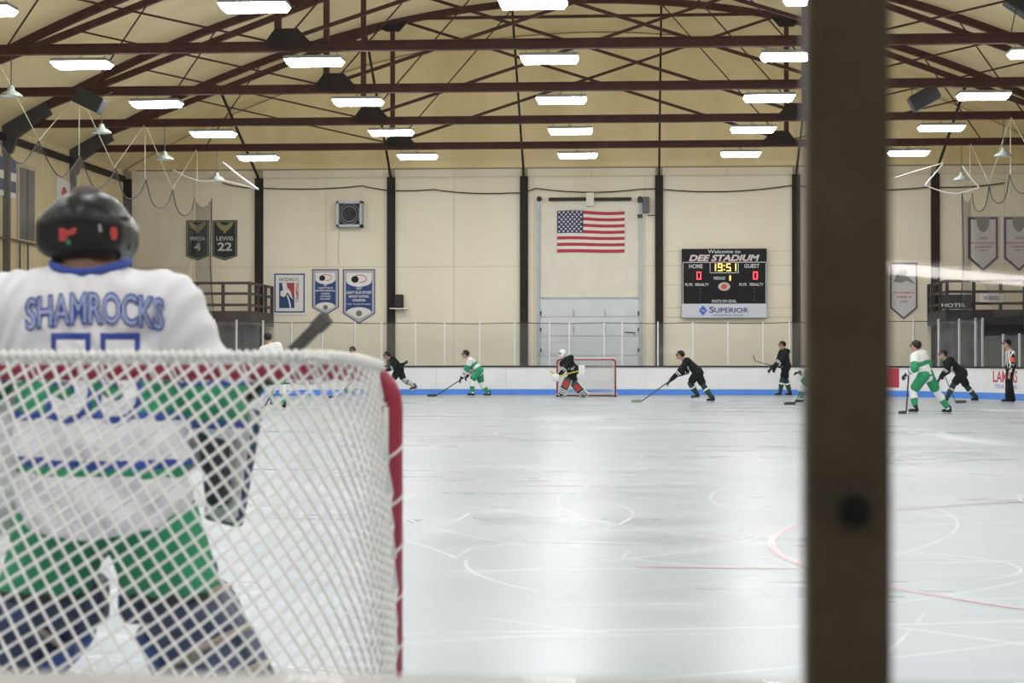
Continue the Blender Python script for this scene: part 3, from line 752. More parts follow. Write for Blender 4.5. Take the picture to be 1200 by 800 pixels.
def blue_pennant(px0, px1, py0, pys, pyt, lab, lines, k):
    t, a, b, tz, cx = pennant(px0, px1, py0, pys, pyt, yb, lab, bsil, bnav, bsil, .05); wdt = b.x-a.x; g = .12
    MB().prism([(a.x+g, a.z-g), (b.x-g, a.z-g), (b.x-g, b.z+.03), (cx, tz+g*1.3), (a.x+g, b.z+.03)], yb-.014, yb-.008).build('blue_field', bnav, t)
    zt_ = a.z-g-.01; m = MB(); m.prism([(a.x+g+.01, zt_), (b.x-g-.01, zt_)]+[(cx+(wdt/2-g-.01)*math.cos(q), zt_-.26*k-.2*k*math.sin(q)) for q in np.linspace(0, math.pi, 13)], yb-.018, yb-.014); m.build('logo_field', bwh, t)
    m = MB(); m.prism([(a.x+g+.01, b.z+.03), (cx, tz+g*1.3+.01), (b.x-g-.01, b.z+.03)]+[(cx+(wdt/2-g-.02)*math.cos(q), b.z+.03+.17*k*math.sin(q)) for q in np.linspace(.15, math.pi-.15, 11)], yb-.018, yb-.014); m.build('lower_field', bwh, t)
    m = MB(); m.prism([(cx-.13*k+.12*k*math.cos(q), zt_-.22*k+.11*k*math.sin(q)) for q in np.linspace(0, 6.28, 18)], yb-.024, yb-.018); m.build('puck_emblem', black, t)
    m = MB(); m.tube([(cx+.02+.22*k*math.cos(q), yb-.022, zt_-.2*k+.12*k*math.sin(q)) for q in np.linspace(-1.6, 2.2, 14)], .012, 5); m.build('swoosh', red, t)
    m = MB(); m.prism([(cx+.1*k*math.cos(q), b.z-.02+.1*k*math.sin(q)+.02) for q in np.linspace(0, 6.28, 12)], yb-.022, yb-.018); m.build('small_emblem', bgrey, t)
    m = MB()
    for s, py, h, wf_ in lines: text(m, s, cx, P(0, py, yb).z, yb-.018, h, (wdt-2*g)*wf_, .02)
    m.build('lettering', bwh, t)
blue_pennant(365.5, 397.5, 315, 360, 369.5, 'smaller blue pennant with silver border, beside the framed poster', [('2007', 335, .07, .16), ('LABATT BLUE', 338.3, .06, .7), ('MIDWEST REGIONAL', 341.5, .06, .95), ('CHAMPIONS', 345, .06, .42), ('U.S. POND', 348, .06, .5), ('HOCKEY', 351, .06, .5)], .9)
blue_pennant(401.5, 440, 315, 367, 379.5, 'larger blue pennant with silver border, beside a dark column', [('2007', 339, .09, .22), ('LABATT BLUE HOCKEY', 343.6, .10, .97), ('MIDWEST NATIONAL', 348.2, .09, .78), ('CHAMPIONS', 352.6, .09, .5), ('U.S. Pond Hockey', 357.2, .06, .9)], 1.1)
# framed poster
a, b = P(319, 319, yb), P(360, 369, yb); cx = (a.x+b.x)/2
t = thing('poster', (cx, yb, b.z), 'white poster with navy frame and hockey figure on the far wall', 'poster')
MB().box(a.x, b.x, yb, yb+.015, b.z, a.z).build('sheet', bwh, t)
def frame_ring(x0, x1, z0, z1, wd, y0, y1):
    m = MB(); m.box(x0, x1, y0, y1, z1-wd, z1); m.box(x0, x1, y0, y1, z0, z0+wd); m.box(x0, x0+wd, y0, y1, z0+wd, z1-wd); m.box(x1-wd, x1, y0, y1, z0+wd, z1-wd); return m
p0, p1 = P(321.5, 320.5, yb), P(357, 366, yb); frame_ring(p0.x, p1.x, p1.z, p0.z, .045, yb-.008, yb).build('frame', navy, t)
def pr(u, v): q = P(310+u/8, 305+v/8, yb); return (q.x, q.z)     # coordinates of an enlarged view
MB().prism([pr(137, 210), pr(280, 210), pr(280, 447), pr(137, 447)], yb-.006, yb).build('picture_field', navy, t)
MB().prism([pr(200, 210), pr(280, 210), pr(280, 360), pr(240, 280)], yb-.010, yb-.006).build('red_field', mat('poster_red', (.45, .06, .07), .7), t)
MB().prism([pr(165, 212), pr(205, 212), pr(215, 255), pr(245, 290), pr(262, 350), pr(282, 372), pr(250, 350), pr(215, 300), pr(185, 345), pr(150, 330), pr(150, 290), pr(175, 280)], yb-.014, yb-.010).build('player_silhouette', bwh, t)
MB().prism([pr(205, 320), pr(222, 330), pr(245, 400), pr(250, 445), pr(238, 445), pr(225, 380)], yb-.014, yb-.010).build('stick_silhouette', bwh, t)
m = MB(); c0 = pr(232, 178); text(m, 'NATIONAL P.I.', c0[0], c0[1], yb-.006, .13, .72, .02); m.build('title_lettering', bgrey, t)
m = MB(); c0 = pr(307, 300); text(m, 'CHAMPIONS', c0[0], c0[1], yb-.006, .12, .68, .02, vert=True); c0 = pr(255, 240); text(m, '03', c0[0], c0[1], yb-.014, .11, .11, .02); m.build('side_lettering', mat('poster_red', (0, 0, 0)), t)
# white pennants on the right
def white_pennant(px0, px1, py0, pys, pyt, lab, lines, kind):
    t, a, b, tz, cx = pennant(px0, px1, py0, pys, pyt, yb, lab, mat('banner_greyw', (.62, .60, .60), .7), mat('banner_maroon', (.06, .03, .05), .7), mat('banner_greyw', (0, 0, 0)), .12 if kind else .08)
    m = MB(); r = MB()
    for s, py, h, wd, rd in lines: text(r if rd else m, s, cx, P(0, py, yb).z, yb-.012, h, wd, .02)
    m.build('lettering', bgrey, t); r.build('red_lettering', fred, t)
    zc = P(0, 268 if kind else 328, yb).z; m = MB()
    if kind: m.prism([(cx-.22, zc+.2), (cx-.12, zc+.23), (cx, zc+.2), (cx+.12, zc+.23), (cx+.22, zc+.2), (cx+.2, zc-.08), (cx+.1, zc-.24), (cx, zc-.3), (cx-.1, zc-.24), (cx-.2, zc-.08)], yb-.013, yb-.008)
    else: m.prism([(cx-.35, zc-.15), (cx-.2, zc+.2), (cx, zc+.3), (cx+.15, zc+.2), (cx+.05, zc+.05), (cx+.2, zc-.02), (cx+.42, zc-.25), (cx+.1, zc-.12), (cx-.1, zc-.2)], yb-.013, yb-.008)
    m.build('crest', mat('crest_grey', (.22, .22, .22), .7), t)
white_pennant(1042, 1076, 307, 361, 375, 'white pennant left of the balcony on the right, beside the near post', [('STATE CHAMPIONS', 345.5, .06, .7, 1), ('TIER II', 350.5, .07, .5, 1), ('1991', 355.5, .08, .25, 0)], 0)
white_pennant(1133, 1171, 253, 303, 319, 'white pennant with dark border and crest above the right balcony', [('2001', 284, .09, .3, 0), ('MICHIGAN HOCKEY', 289.5, .07, .85, 1), ('CHAMPIONS', 294, .07, .6, 1), ('TIER II', 298, .05, .35, 0)], 1)
white_pennant(1175, 1213, 253, 303, 319, 'white pennant with dark border and crest cut by the right edge', [('2003', 284, .09, .3, 0), ('MICHIGAN HOCKEY', 289.5, .07, .85, 1), ('CHAMPIONS', 294, .07, .6, 1), ('TIER II', 298, .05, .35, 0)], 1)
# left wall: sign, pennant, window, rail
xw = -WX+.05
def wp(px, py): return PX(px, py, xw)
a, b = wp(-12, 183), wp(18, 232)
t = thing('wall_sign', (xw, (a.y+b.y)/2, b.z), 'blue and white sign high on the left wall at the photo edge', 'sign')
zt_, zb_ = wp(10, 186).z, wp(10, 231).z; hh = zt_-zb_
for k, (f0, f1, mm) in enumerate(((0, .34, navy), (.34, .56, bwh), (.56, .86, navy), (.86, 1, bwh))): MB().box(xw-.01, xw+.02, a.y, b.y, zt_-hh*f1, zt_-hh*f0).build('sign_band', mm, t)
a, b = wp(66, 205), wp(97, 238); z1, z0 = wp(66, 205).z, wp(66, 234).z
t = thing('wall_pennant', (xw, (a.y+b.y)/2, z0), 'white triangular pennant with red crest on the left wall', 'banner')
m = MB(); m.v = [(xw, a.y, z1), (xw, b.y, z1-.25), (xw, b.y, z1-.55), (xw, a.y, z0), (xw+.015, a.y, z1), (xw+.015, b.y, z1-.25), (xw+.015, b.y, z1-.55), (xw+.015, a.y, z0)]
m.f = [(0, 1, 2, 3), (7, 6, 5, 4), (0, 4, 5, 1), (1, 5, 6, 2), (2, 6, 7, 3), (3, 7, 4, 0)]; m.m = [0]*6; m.build('cloth', bwh, t)
m = MB(); yc_, zc = a.y+.75, z1-.55; m.v = [(xw+.02, yc_+.3*math.cos(q), zc+.25*math.sin(q)) for q in np.linspace(0, 6.28, 14)[:-1]]; m.f = [tuple(range(13))]; m.m = [0]; m.build('crest', fred, t)
a, b = wp(22, 197), wp(39, 281); z1, z0 = wp(30, 198).z, wp(30, 281).z
win = tag(MB().box(xw-.02, xw+.03, a.y-.12, b.y+.12, z0-.12, z1+.12).build('window_1', mat('window_trim', (.50, .46, .36), .6)), 'tall narrow window in the left wall', 'window', kind='structure')
MB().box(xw+.03, xw+.04, a.y, b.y, z0, z1).build('pane', mat('dull_glass', (.10, .105, .11), .15), win)
MB().box(xw+.035, xw+.06, (a.y+b.y)/2-.03, (a.y+b.y)/2+.03, z0, z1).build('mullion', greysteel, win)
t = thing('wall_conduit', (xw, 54, 4.6), 'rusty pipe running along the left wall below the window', 'pipe')
MB().tube([(xw+.06, 48, wp(0, 280).z+.05), (xw+.06, 57.4, wp(50, 287).z-.05)], .035, 8).build('pipe', mat('rust', (.13, .06, .035), .7), t)
for py_ in (52.7, 53.4): MB().tube([(xw+.06, py_, 2.3), (xw+.06, py_, 4.72)], .03, 8).build('drop_pipe', greysteel, t)
# cable slung across the far wall
pts = []
for x0, y0, x1, y1, sg in ((260, 214, 300, 220, 3), (303, 220, 424, 218, 4), (424, 217.5, 455, 223, 1), (455, 223, 508, 222, 1.5), (508, 222, 611, 225, 5), (611, 226, 627, 221, .5), (627, 220.5, 768, 219, 9), (768, 221, 929, 217, 9), (929, 217, 1090, 219, 8), (1090, 219, 1190, 212, 5)):
    for k in range(8): u = k/8; pts.append(P(x0+(x1-x0)*u, y0+(y1-y0)*u+sg*4*u*(1-u)*.6, YF-.19))
tag(MB().tube(pts, .022, 6).build('slung_cable', rubber), 'black cable slung in swags across the top of the far wall', 'cable')
for y_, nm in ((zl[3], 'trim_4'),):
    tag(MB().box(-16.3, 16.3, YF-.03, YF+.002, y_-.025, y_+.025).build(nm, mat('trim_tan', (.33, .27, .17), .6)), 'thin tan ledge line across the top of the far wall', 'trim', kind='structure')

# ------------------------------------------------------------ corner balconies
def balcony(sx, label, mt, x_in, front, group=None):
    t = thing('corner_balcony', (sx*14, 61.5, 0), label, 'balcony')
    zf = 2.72; xo = WX-.05
    m = MB(); lo, hi = sorted((sx*x_in, sx*xo)); m.box(lo, hi, front, YF-.2, zf-.12, zf); m.build('platform', mt, t)
    MB().box(lo, hi, front-.04, front, zf-.35, zf+.12).build('fascia', mt, t)
    MB().box(*sorted((sx*x_in, sx*(x_in-.04))), front, YF-.2, zf-.35, zf+.12).build('fascia', mt, t)
    for zz in (zf+.32, zf+.70, zf+1.05):
        MB().bar((sx*x_in, front, zz), (sx*xo, front, zz), .05, .09).build('rail', mt, t); MB().bar((sx*x_in, front, zz), (sx*x_in, YF-.2, zz), .05, .09).build('rail', mt, t)
    n = 6
    for k in range(n): MB().box(*sorted((sx*(x_in+k*(xo-x_in)/n)-.05, sx*(x_in+k*(xo-x_in)/n)+.05)), front-.05, front+.05, zf, zf+1.08).build('rail_post', mt, t)
    for y_ in (front+1.3, front+2.6, YF-.3): MB().box(sx*x_in-.05, sx*x_in+.05, y_-.05, y_+.05, zf, zf+1.08).build('rail_post', mt, t)
    for xx in (x_in+.3, xo-.5):
        for y_ in (front+.3, YF-.5): MB().box(sx*xx-.08, sx*xx+.08, y_-.08, y_+.08, 0, zf-.12).build('support', greysteel, t)
    MB().box(lo, hi, front+1.5, front+1.55, 0, zf-.12).build('lower_wall', mat('shed_grey', (.13, .13, .13), .7, 0, .3, 2), t)
    return t
rail_br = mat('rail_brown', (.055, .042, .036), .6); rail_bk = mat('rail_black', (.018, .018, .02), .6)
balcony(-1, 'brown railed corner balcony left of the far goal', rail_br, 11.35, 59.9)
tb = balcony(1, 'black railed corner balcony at the far right', rail_bk, 11.6, 59.9)
# dark stand along the right side wall
t = thing('side_stand', (15.3, 56, 0), 'dark raised stand along the right wall behind the boards', 'stand')
MB().box(14.0, 16.7, 46, 59.8, 2.15, 2.75).build('deck', rail_bk, t)
for zz in (3.0, 3.35, 3.72): MB().bar((14.05, 46, zz), (14.05, 59.8, zz), .05, .09).build('rail', rail_bk, t)
for k in range(7): MB().box(14.0, 14.1, 46.05+k*2.28, 46.15+k*2.28, 2.7, 3.75).build('rail_post', rail_bk, t)
MB().box(14.6, 14.65, 46, 59.8, 0, 2.15).build('lower_wall', mat('shed_grey', (0, 0, 0)), t)
# things on the right balcony
p = P(1125, 350, 60.2); t = thing('banner_strip', (p.x, 59.82, 2.8), 'dark sign with pale lettering hung on the right balcony rail', 'sign')
a, b = P(1104, 345, 59.82), P(1139, 362, 59.82); MB().box(a.x, b.x, 59.8, 59.83, b.z, a.z).build('board', rail_bk, t)
m = MB(); c0 = P(1118, 357.5, 59.8); text(m, 'HOTEL', c0.x, c0.z, 59.79, .12, .8, .02); m.build('lettering', btext, t)
a, b = P(1148, 344, 59.82), P(1176, 354, 59.82); t = thing('banner_strip', ((a.x+b.x)/2, 59.82, b.z), 'small white sign on the right balcony rail', 'sign')
MB().box(a.x, b.x, 59.8, 59.83, b.z, a.z).build('board', mat('banner_greyw', (0, 0, 0)), t); m = MB(); text(m, 'HUSKIES', (a.x+b.x)/2, (a.z+b.z)/2, 59.79, .13, .5, .02); m.build('lettering', bgrey, t)

# ------------------------------------------------------------ safety nets and ropes
netm = sheer_mat('net_sheer', (.17, .15, .12), .22); netd = sheer_mat('net_sheer_dense', (.10, .10, .10), .42)
def side_net(sx, X, ys_, label, dense):
    t = thing('safety_net', (sx*X, sum(ys_)/len(ys_), 2.5), label, 'net')
    m = MB(); top = []; 
    for i in range(len(ys_)-1):
        for k in range(10):
            u = k/10; y = ys_[i]+(ys_[i+1]-ys_[i])*u; top.append((y, 6.4-.85*4*u*(1-u)*.8))
    top.append((ys_[-1], 6.4))
    for y, z in top:
        wv = .04*math.sin(y*2.3)
        m.v += [(sx*(X+wv), y, z), (sx*(X+wv*1.6+.1), y, 4.4), (sx*(X+.7), y, 2.52)]
    for i in range(len(top)-1):
        for j in range(2): q = 3*i+j; m.f.append((q, q+3, q+4, q+1)); m.m.append(0)
    m.build('netting', netm, t, True)
    MB().tube([(sx*(X+.04*math.sin(y*2.3)), y, z) for y, z in top], .018, 5).build('edge_rope', greysteel, t)
    y0 = ys_[-1]; m = MB()
    for i in range(9):
        wv = .1*(-1)**i
        m.v += [(sx*(X-dense*i/8), y0+wv, 6.35-.25*math.sin(math.pi*i/8)), (sx*(X-dense*i/8), y0+wv, 2.55)]
    for i in range(8): m.f.append((2*i, 2*i+2, 2*i+3, 2*i+1)); m.m.append(0)
    m.build('gathered_end', netd, t, True)
    MB().tube([(sx*(X-dense), y0, 6.4), (sx*(X-dense+.05), y0, 4.2), (sx*(X-dense-.08), y0, 2.55)], .016, 5).build('edge_cord', black, t)
    return t
nly = [YT[3], YT[3]+3.1, YT[2], YT[2]+3.1, YT[1], YT[1]+3.1, YT[0]-.3]
side_net(-1, 12.6, nly, 'sheer grey safety net hung along the left boards behind the goalie', .55)
side_net(1, 11.95, [YT[2], YT[2]+3.1, YT[1], YT[1]+3.1, YT[0]-.3], 'sheer grey safety net hung along the right boards', .3)
def rope(name, pts, label, r=.013, m_=None): tag(MB().tube(pts, r, 6).build(name, m_ or ropew), label, 'rope', 'white ropes holding the safety nets')
zr = 7.95
for sx, X, ks, sd_ in ((-1, 12.6, (2, 1, 0), 'left'), (1, 11.95, (1, 0), 'right')):
    for k in ks:
        y = YT[k]; z1 = 6.4; where = '%s net under the %s truss from the far wall' % (sd_, ordn[k])
        rope('net_rope', [(sx*X, y, zr), (sx*X, y, z1)], 'white rope dropping straight to the '+where)
        if k < 2 or sx < 0: rope('net_rope', [(sx*X, YT[k+1]+.12, zr), (sx*X, y-3.1, z1+.03), (sx*X, y-.12, zr)], 'V-shaped white rope at the %s net before the %s truss from far wall' % (sd_, ordn[k]))
yr = YT[0]-.25
rope('slack_rope', [P(261, 190, yr), P(282, 207, yr), P(303, 222, yr)], 'bright white rope slanting down beside the leftmost far ceiling light', .03, mat('bright_rope', (.9, .9, .9), .6))
rope('slack_rope', [P(*q, yr) for q in ((203, 199), (212, 204), (222, 208.5), (232, 211.5), (243, 212.5), (255, 211), (268, 213), (285, 217), (303, 222))], 'slack white rope sagging above the two number banners', .022, mat('bright_rope', (0, 0, 0)))
rope('slack_rope', [P(1105, 192, yr), P(1094, 205, yr), P(1084, 217, yr)], 'bright white rope slanting left of the right pendant lamp', .024, mat('bright_rope', (0, 0, 0)))
rope('slack_rope', [P(1128, 194, yr), P(1136, 206, yr), P(1147, 219, yr)], 'bright white rope slanting right of the right pendant lamp', .024, mat('bright_rope', (0, 0, 0)))
rope('slack_rope', [P(*q, yr) for q in ((1084, 217), (1097, 222), (1110, 226), (1122, 227), (1134, 224), (1147, 220))], 'slack white rope sagging between two slanting ropes on the right', .02, mat('bright_rope', (0, 0, 0)))
rope('slack_rope', [P(1049, 208, yr), P(1075, 200, yr), P(1105, 191, yr)], 'pale rope running up to the right from the near post', .02)

# ------------------------------------------------------------ board advertisements (flat print on the panels)
def board_text(items, s_mid, label_name, mt, off=-.004, follow=True):
    m = MB()
    for s_, ds, z, h, wd, bold in items:
        vs, fs = text_data(s_, bold, 0); lo, hi = vs.min(0), vs.max(0); q = vs-(lo+hi)/2; q[:, 0] *= wd/(hi-lo)[0]; q[:, 1] *= h/(hi-lo)[1]
        pts = []
        for a_, b_, _ in q: x, y, nx, ny = rink_path(s_mid+ds+a_, off); pts.append((x, y, z+b_))
        m.add(pts, fs)
    return m.build(label_name, mt, boards)
s_st = s_at_px(358, -S_CR, S_CR)
adb = mat('ad_ink', (.03, .02, .05), .5); adr = mat('ad_red', (.55, .03, .08), .5); adbl = mat('ad_blue', (.08, .12, .45), .5)
board_text([('Styers', .1, .72, .30, 1.25, .015), ('Auto Sales', .05, .44, .14, 1.1, .01)], s_st, 'advert_lettering', adb)
m = MB(); pts = []
for q in np.linspace(.2, 2*math.pi-.6, 30): x, y, nx, ny = rink_path(s_st-.75+.36*math.cos(q), -.006); pts.append((x, y, .58+.16*math.sin(q)))
m.tube(pts, [.012+.02*abs(math.cos(q*.5)) for q in np.linspace(0, 6.28, 30)], 5); m.build('advert_swoosh', adb, boards)
s_l = s_at_px(1181, S_CR-9, S_CR-.05)
board_text([('LAMERS', -.1, .70, .36, 1.7, .02)], s_l, 'advert_lettering', adr)
board_text([('TOUR & TRAVEL', -.05, .40, .12, 1.6, .01)], s_l, 'advert_lettering', adbl)
s_m = s_at_px(1204, S_CR-9, S_CR+6)
board_text([('BUS LINES', .5, .72, .2, 1.6, .02), ('CHARTERS', .5, .40, .2, 1.5, .02)], s_m, 'advert_lettering', adr)
s_r = s_at_px(1047, 0, S_CR); strip(s_r-.9, s_r+.22, -.004, .0, .30, .93).build('advert_panel', adr, boards)
# ------------------------------------------------------------ goals
gred = mat('goal_red', (.32, .014, .05), .4); cordw = mat('net_cord', (.84, .83, .81), .8); padw = mat('base_pad', (.75, .75, .74), .6)
def smooth_path(pts, n):
    """resample a Catmull-Rom curve to n points equal in length"""
    P_ = [Vector(p) for p in pts]; out = []
    for i in range(len(P_)-1):
        p0, p1, p2, p3 = P_[max(i-1, 0)], P_[i], P_[i+1], P_[min(i+2, len(P_)-1)]
        for k in range(16):
            t = k/16; out.append(.5*((2*p1)+(p2-p0)*t+(2*p0-5*p1+4*p2-p3)*t*t+(3*p1-p0-3*p2+p3)*t**3))
    out.append(P_[-1]); L = [0]
    for i in range(1, len(out)): L.append(L[-1]+(out[i]-out[i-1]).length)
    res = []; j = 0
    for k in range(n):
        s = L[-1]*k/(n-1)
        while j < len(L)-2 and L[j+1] < s: j += 1
        u = (s-L[j])/max(1e-9, L[j+1]-L[j]); res.append(out[j].lerp(out[j+1], min(1, u)))
    return res, L[-1]
def goal(label):
    t = thing('hockey_goal', (0, 0, 0), label, 'goal', 'hockey goals')
    hw, H, r = .945, 1.22, .03
    arc = lambda c, a0, a1, rr, ax: [(c[0]+rr*math.cos(a), 0, c[1]+rr*math.sin(a)) for a in np.linspace(a0, a1, 7)]
    rc = .1
    pipe = [(hw, 0, .0)]+arc((hw-rc, H-rc), 0, math.pi/2, rc, 0)+arc((-hw+rc, H-rc), math.pi/2, math.pi, rc, 0)+[(-hw, 0, 0)]
    MB().tube(pipe, r, 14).build('goal_frame', gred, t, True)
    tp = [(hw-.03, -.02, H+.01), (hw-.05, -.25, H+.025), (hw-.12, -.42, H+.036), (hw-.32, -.50, H+.037), (0, -.52, H+.037)]
    tp = tp+[(-x, y, z) for x, y, z in tp[-2::-1]]
    bt = [(hw, -.02, .03), (hw+.02, -.4, .03), (hw-.08, -.8, .03), (hw-.38, -1.02, .03), (0, -1.05, .03)]
    bt = bt+[(-x, y, z) for x, y, z in bt[-2::-1]]
    NU = 90; T, LT = smooth_path(tp, NU); B, LB = smooth_path(bt, NU)
    MB().tube(T, .010, 8).build('top_rail', padw, t, True)
    MB().tube(B, .028, 10).build('base_rail', gred, t, True)
    MB().tube([p+V(0, -.0, .05) for p in B[4:-4]], .05, 8).build('base_pad', padw, t, True)
    L = (LT+LB)/2; Hh = 1.28
    def S(u, v):
        q = min(max(u, 0), 1)*(NU-1); i = min(int(q), NU-2); f = q-i
        a = T[i].lerp(T[i+1], f); b = B[i].lerp(B[i+1], f); p = a.lerp(b, v)
        bul = math.sin(math.pi*v)*.035; nrm = V(p.x*.5, p.y-.1, 0)
        if nrm.length > 1e-4: nrm.normalize()
        return p+nrm*bul
    m = MB(); rr = .0042
    def family(slope, per):
        c = -abs(slope)*Hh-per
        while c < L+abs(slope)*Hh+per:
            pts = []
            for k in range(15):
                v = k/14; s = c+slope*v*Hh+.004*math.sin(7*v+c*9)
                if -.001 <= s <= L+.001: pts.append(S(s/L, v))
            if len(pts) > 1: m.tube(pts, rr, 4, cap=False)
            c += per
    family(-.63, .0416); family(1.48, .0594)
    # top panel between crossbar and rear rail
    n2 = 46
    for k in range(n2):
        x = -hw+2*hw*(k+.5)/n2
        for sg in (-1, 1):
            x2 = max(-hw+.12, min(hw-.12, x+sg*.3)); m.tube([(x, -.02, H+.02), ((x+x2)/2, -.26, H+.018), (x2, -.5, H+.035)], rr, 4, cap=False)
    o = m.build('netting', cordw, t, True, fixn=False); o['kind'] = 'stuff'
    # white lacing wound round the pipes
    m = MB()
    def wind(path, R, pitch, rr):
        pts, Ln = smooth_path(path, 200); turns = Ln/pitch; out = []; N_ = int(turns*9)
        for k in range(N_):
            q = k/(N_-1)*199; i = min(int(q), 198); p = pts[i].lerp(pts[i+1], q-i); tg = (pts[i+1]-pts[i]).normalized()
            a = tg.cross(V(0, 1, 0)); a = a.normalized() if a.length > .1 else tg.cross(V(1, 0, 0)).normalized(); b = tg.cross(a); an = 2*math.pi*k/9
            out.append(p+(a*math.cos(an)+b*math.sin(an))*R)
        m.tube(out, rr, 4)
    wind([(hw, 0, .02), (hw, 0, .6), (hw, 0, H-.12)], r+.003, .13, .004); wind([(-hw, 0, .02), (-hw, 0, .6), (-hw, 0, H-.12)], r+.003, .13, .004)
    wind([(hw-.12, 0, H), (0, 0, H), (-hw+.12, 0, H)], r+.003, .065, .005)
    wind(tp, .012, .02, .0055)
    for sx in (-1, 1):
        m.tube([(sx*(hw-.012), -.036, z) for z in np.linspace(.05, H-.1, 8)], .008, 5); m.tube([(sx*(hw-.048), -.05, z) for z in np.linspace(.05, H-.1, 8)], .004, 5)
        for k in range(20): m.tube([(sx*(hw-.01), -.038, .08+.055*k), (sx*(hw-.05), -.05, .095+.055*k)], .0055, 4)
    o = m.build('lacing', mat('lace_white', (.86, .85, .82), .8), t, True, fixn=False)
    return t
g1 = goal('near red hockey goal with white netting in the left foreground'); g1.location = (-.05, 4.9, .0)
g2 = copy_tree(g1); g2.location = (-.1, 59.1, .0); g2.rotation_euler = (0, 0, math.pi); g2['label'] = 'far red hockey goal standing behind the white-masked goalie'

# ------------------------------------------------------------ people
skin = mat('skin', (.52, .30, .22), .55); hairm = mat('dark_hair', (.03, .02, .015), .6)
cw = mat('jersey_white', (.82, .82, .84), .8, bump=.15, bscale=25); cg = mat('jersey_green', (.015, .30, .13), .75, 0, .12, 8, .15, 25); cb = mat('jersey_black', (.009, .014, .016), .8, spec=.15, bump=.15, bscale=25)
cn = mat('jersey_navy', (.02, .06, .30), .75); ck = mat('dark_green', (.01, .055, .045), .75); cgrey = mat('sock_grey', (.42, .46, .46), .8)
helm_b = mat('helmet_black', (.010, .011, .013), .3, spec=.3); helm_w = mat('helmet_white', (.82, .82, .82), .3); bladem = mat('skate_blade', (.6, .62, .64), .25, .9)
orange = mat('orange_band', (.9, .12, .02), .7); stickm = mat('stick_black', (.03, .03, .032), .4); sticky = mat('stick_yellow', (.55, .52, .05), .4)
padg = mat('pad_green', (.01, .07, .065), .5); visor = glass_mat('visor', .12, .0, .05, (.55, .57, .6))
def ik(a, b, l1, l2, bend):
    """joint between a and b; bend = preferred direction"""
    a, b, bend = Vector(a), Vector(b), Vector(bend); d = b-a; L = d.length; mx_ = (l1+l2)*.995
    if L > mx_: s = L/mx_; l1 *= s; l2 *= s
    x = (l1*l1-l2*l2+L*L)/(2*L); h = math.sqrt(max(0, l1*l1-x*x)); n = d/L; bd = bend-n*bend.dot(n)
    if bd.length < 1e-4: bd = V(0, 0, 1)-n*n.z
    return a+n*x+bd.normalized()*h
def hand_prims(wr, dirv, side, k=1.0):
    """palm, four unequal bent fingers and a thumb leaving the side of the palm"""
    dirv = Vector(dirv).normalized(); side = Vector(side); side = (side-dirv*side.dot(dirv)).normalized(); up = dirv.cross(side)
    c = wr+dirv*.05*k; pr = [cap(wr, wr+dirv*.08*k, .030*k, .036*k, (up, .55))]
    for i, (o, ln) in enumerate(((-.030, .066), (-.010, .076), (.010, .072), (.030, .056))):
        b0 = wr+dirv*.085*k+side*o*k; b1 = b0+dirv*ln*.45*k+up*.012*k; b2 = b1+dirv*ln*.1*k+up*ln*.5*k
        pr += [cap(b0, b1, .0095*k, .009*k), cap(b1, b2, .009*k, .008*k)]
    t0 = wr+dirv*.03*k-side*.03*k; t1 = t0+dirv*.035*k-side*.02*k+up*.012*k; pr += [cap(t0, t1, .012*k, .010*k), cap(t1, t1+dirv*.03*k+up*.015*k, .010*k, .008*k)]
    return pr
def head_prims(c, f, up=(0, 0, 1), s=1.0):
    f = Vector(f).normalized(); up = Vector(up); up = (up-f*up.dot(f)).normalized(); r = f.cross(up); A = [tuple(r), tuple(f), tuple(up)]
    c = Vector(c); pt = lambda x, y, z: c+(r*x+f*y+up*z)*s
    pr = [ell(pt(0, -.01, .02), .078*s, .097*s, .105*s, A), cap(pt(0, .035, -.045), pt(0, .06, -.09), .056*s, .036*s), cap(pt(0, .085, .005), pt(0, .108, -.032), .011*s, .016*s),
          ell(pt(0, .072, .032), .055*s, .02*s, .014*s, A), ell(pt(-.08, -.005, -.01), .012*s, .022*s, .032*s, A), ell(pt(.08, -.005, -.01), .012*s, .022*s, .032*s, A), ell(pt(0, .085, -.066), .026*s, .014*s, .010*s, A)]
    cuts = [('sub', ell(pt(-.034, .098, .008), .02*s, .02*s, .012*s, A)), ('sub', ell(pt(.034, .098, .008), .02*s, .02*s, .012*s, A)), ('sub', ell(pt(0, .103, -.067), .024*s, .012*s, .003*s, A))]
    return pr, cuts, pt, A
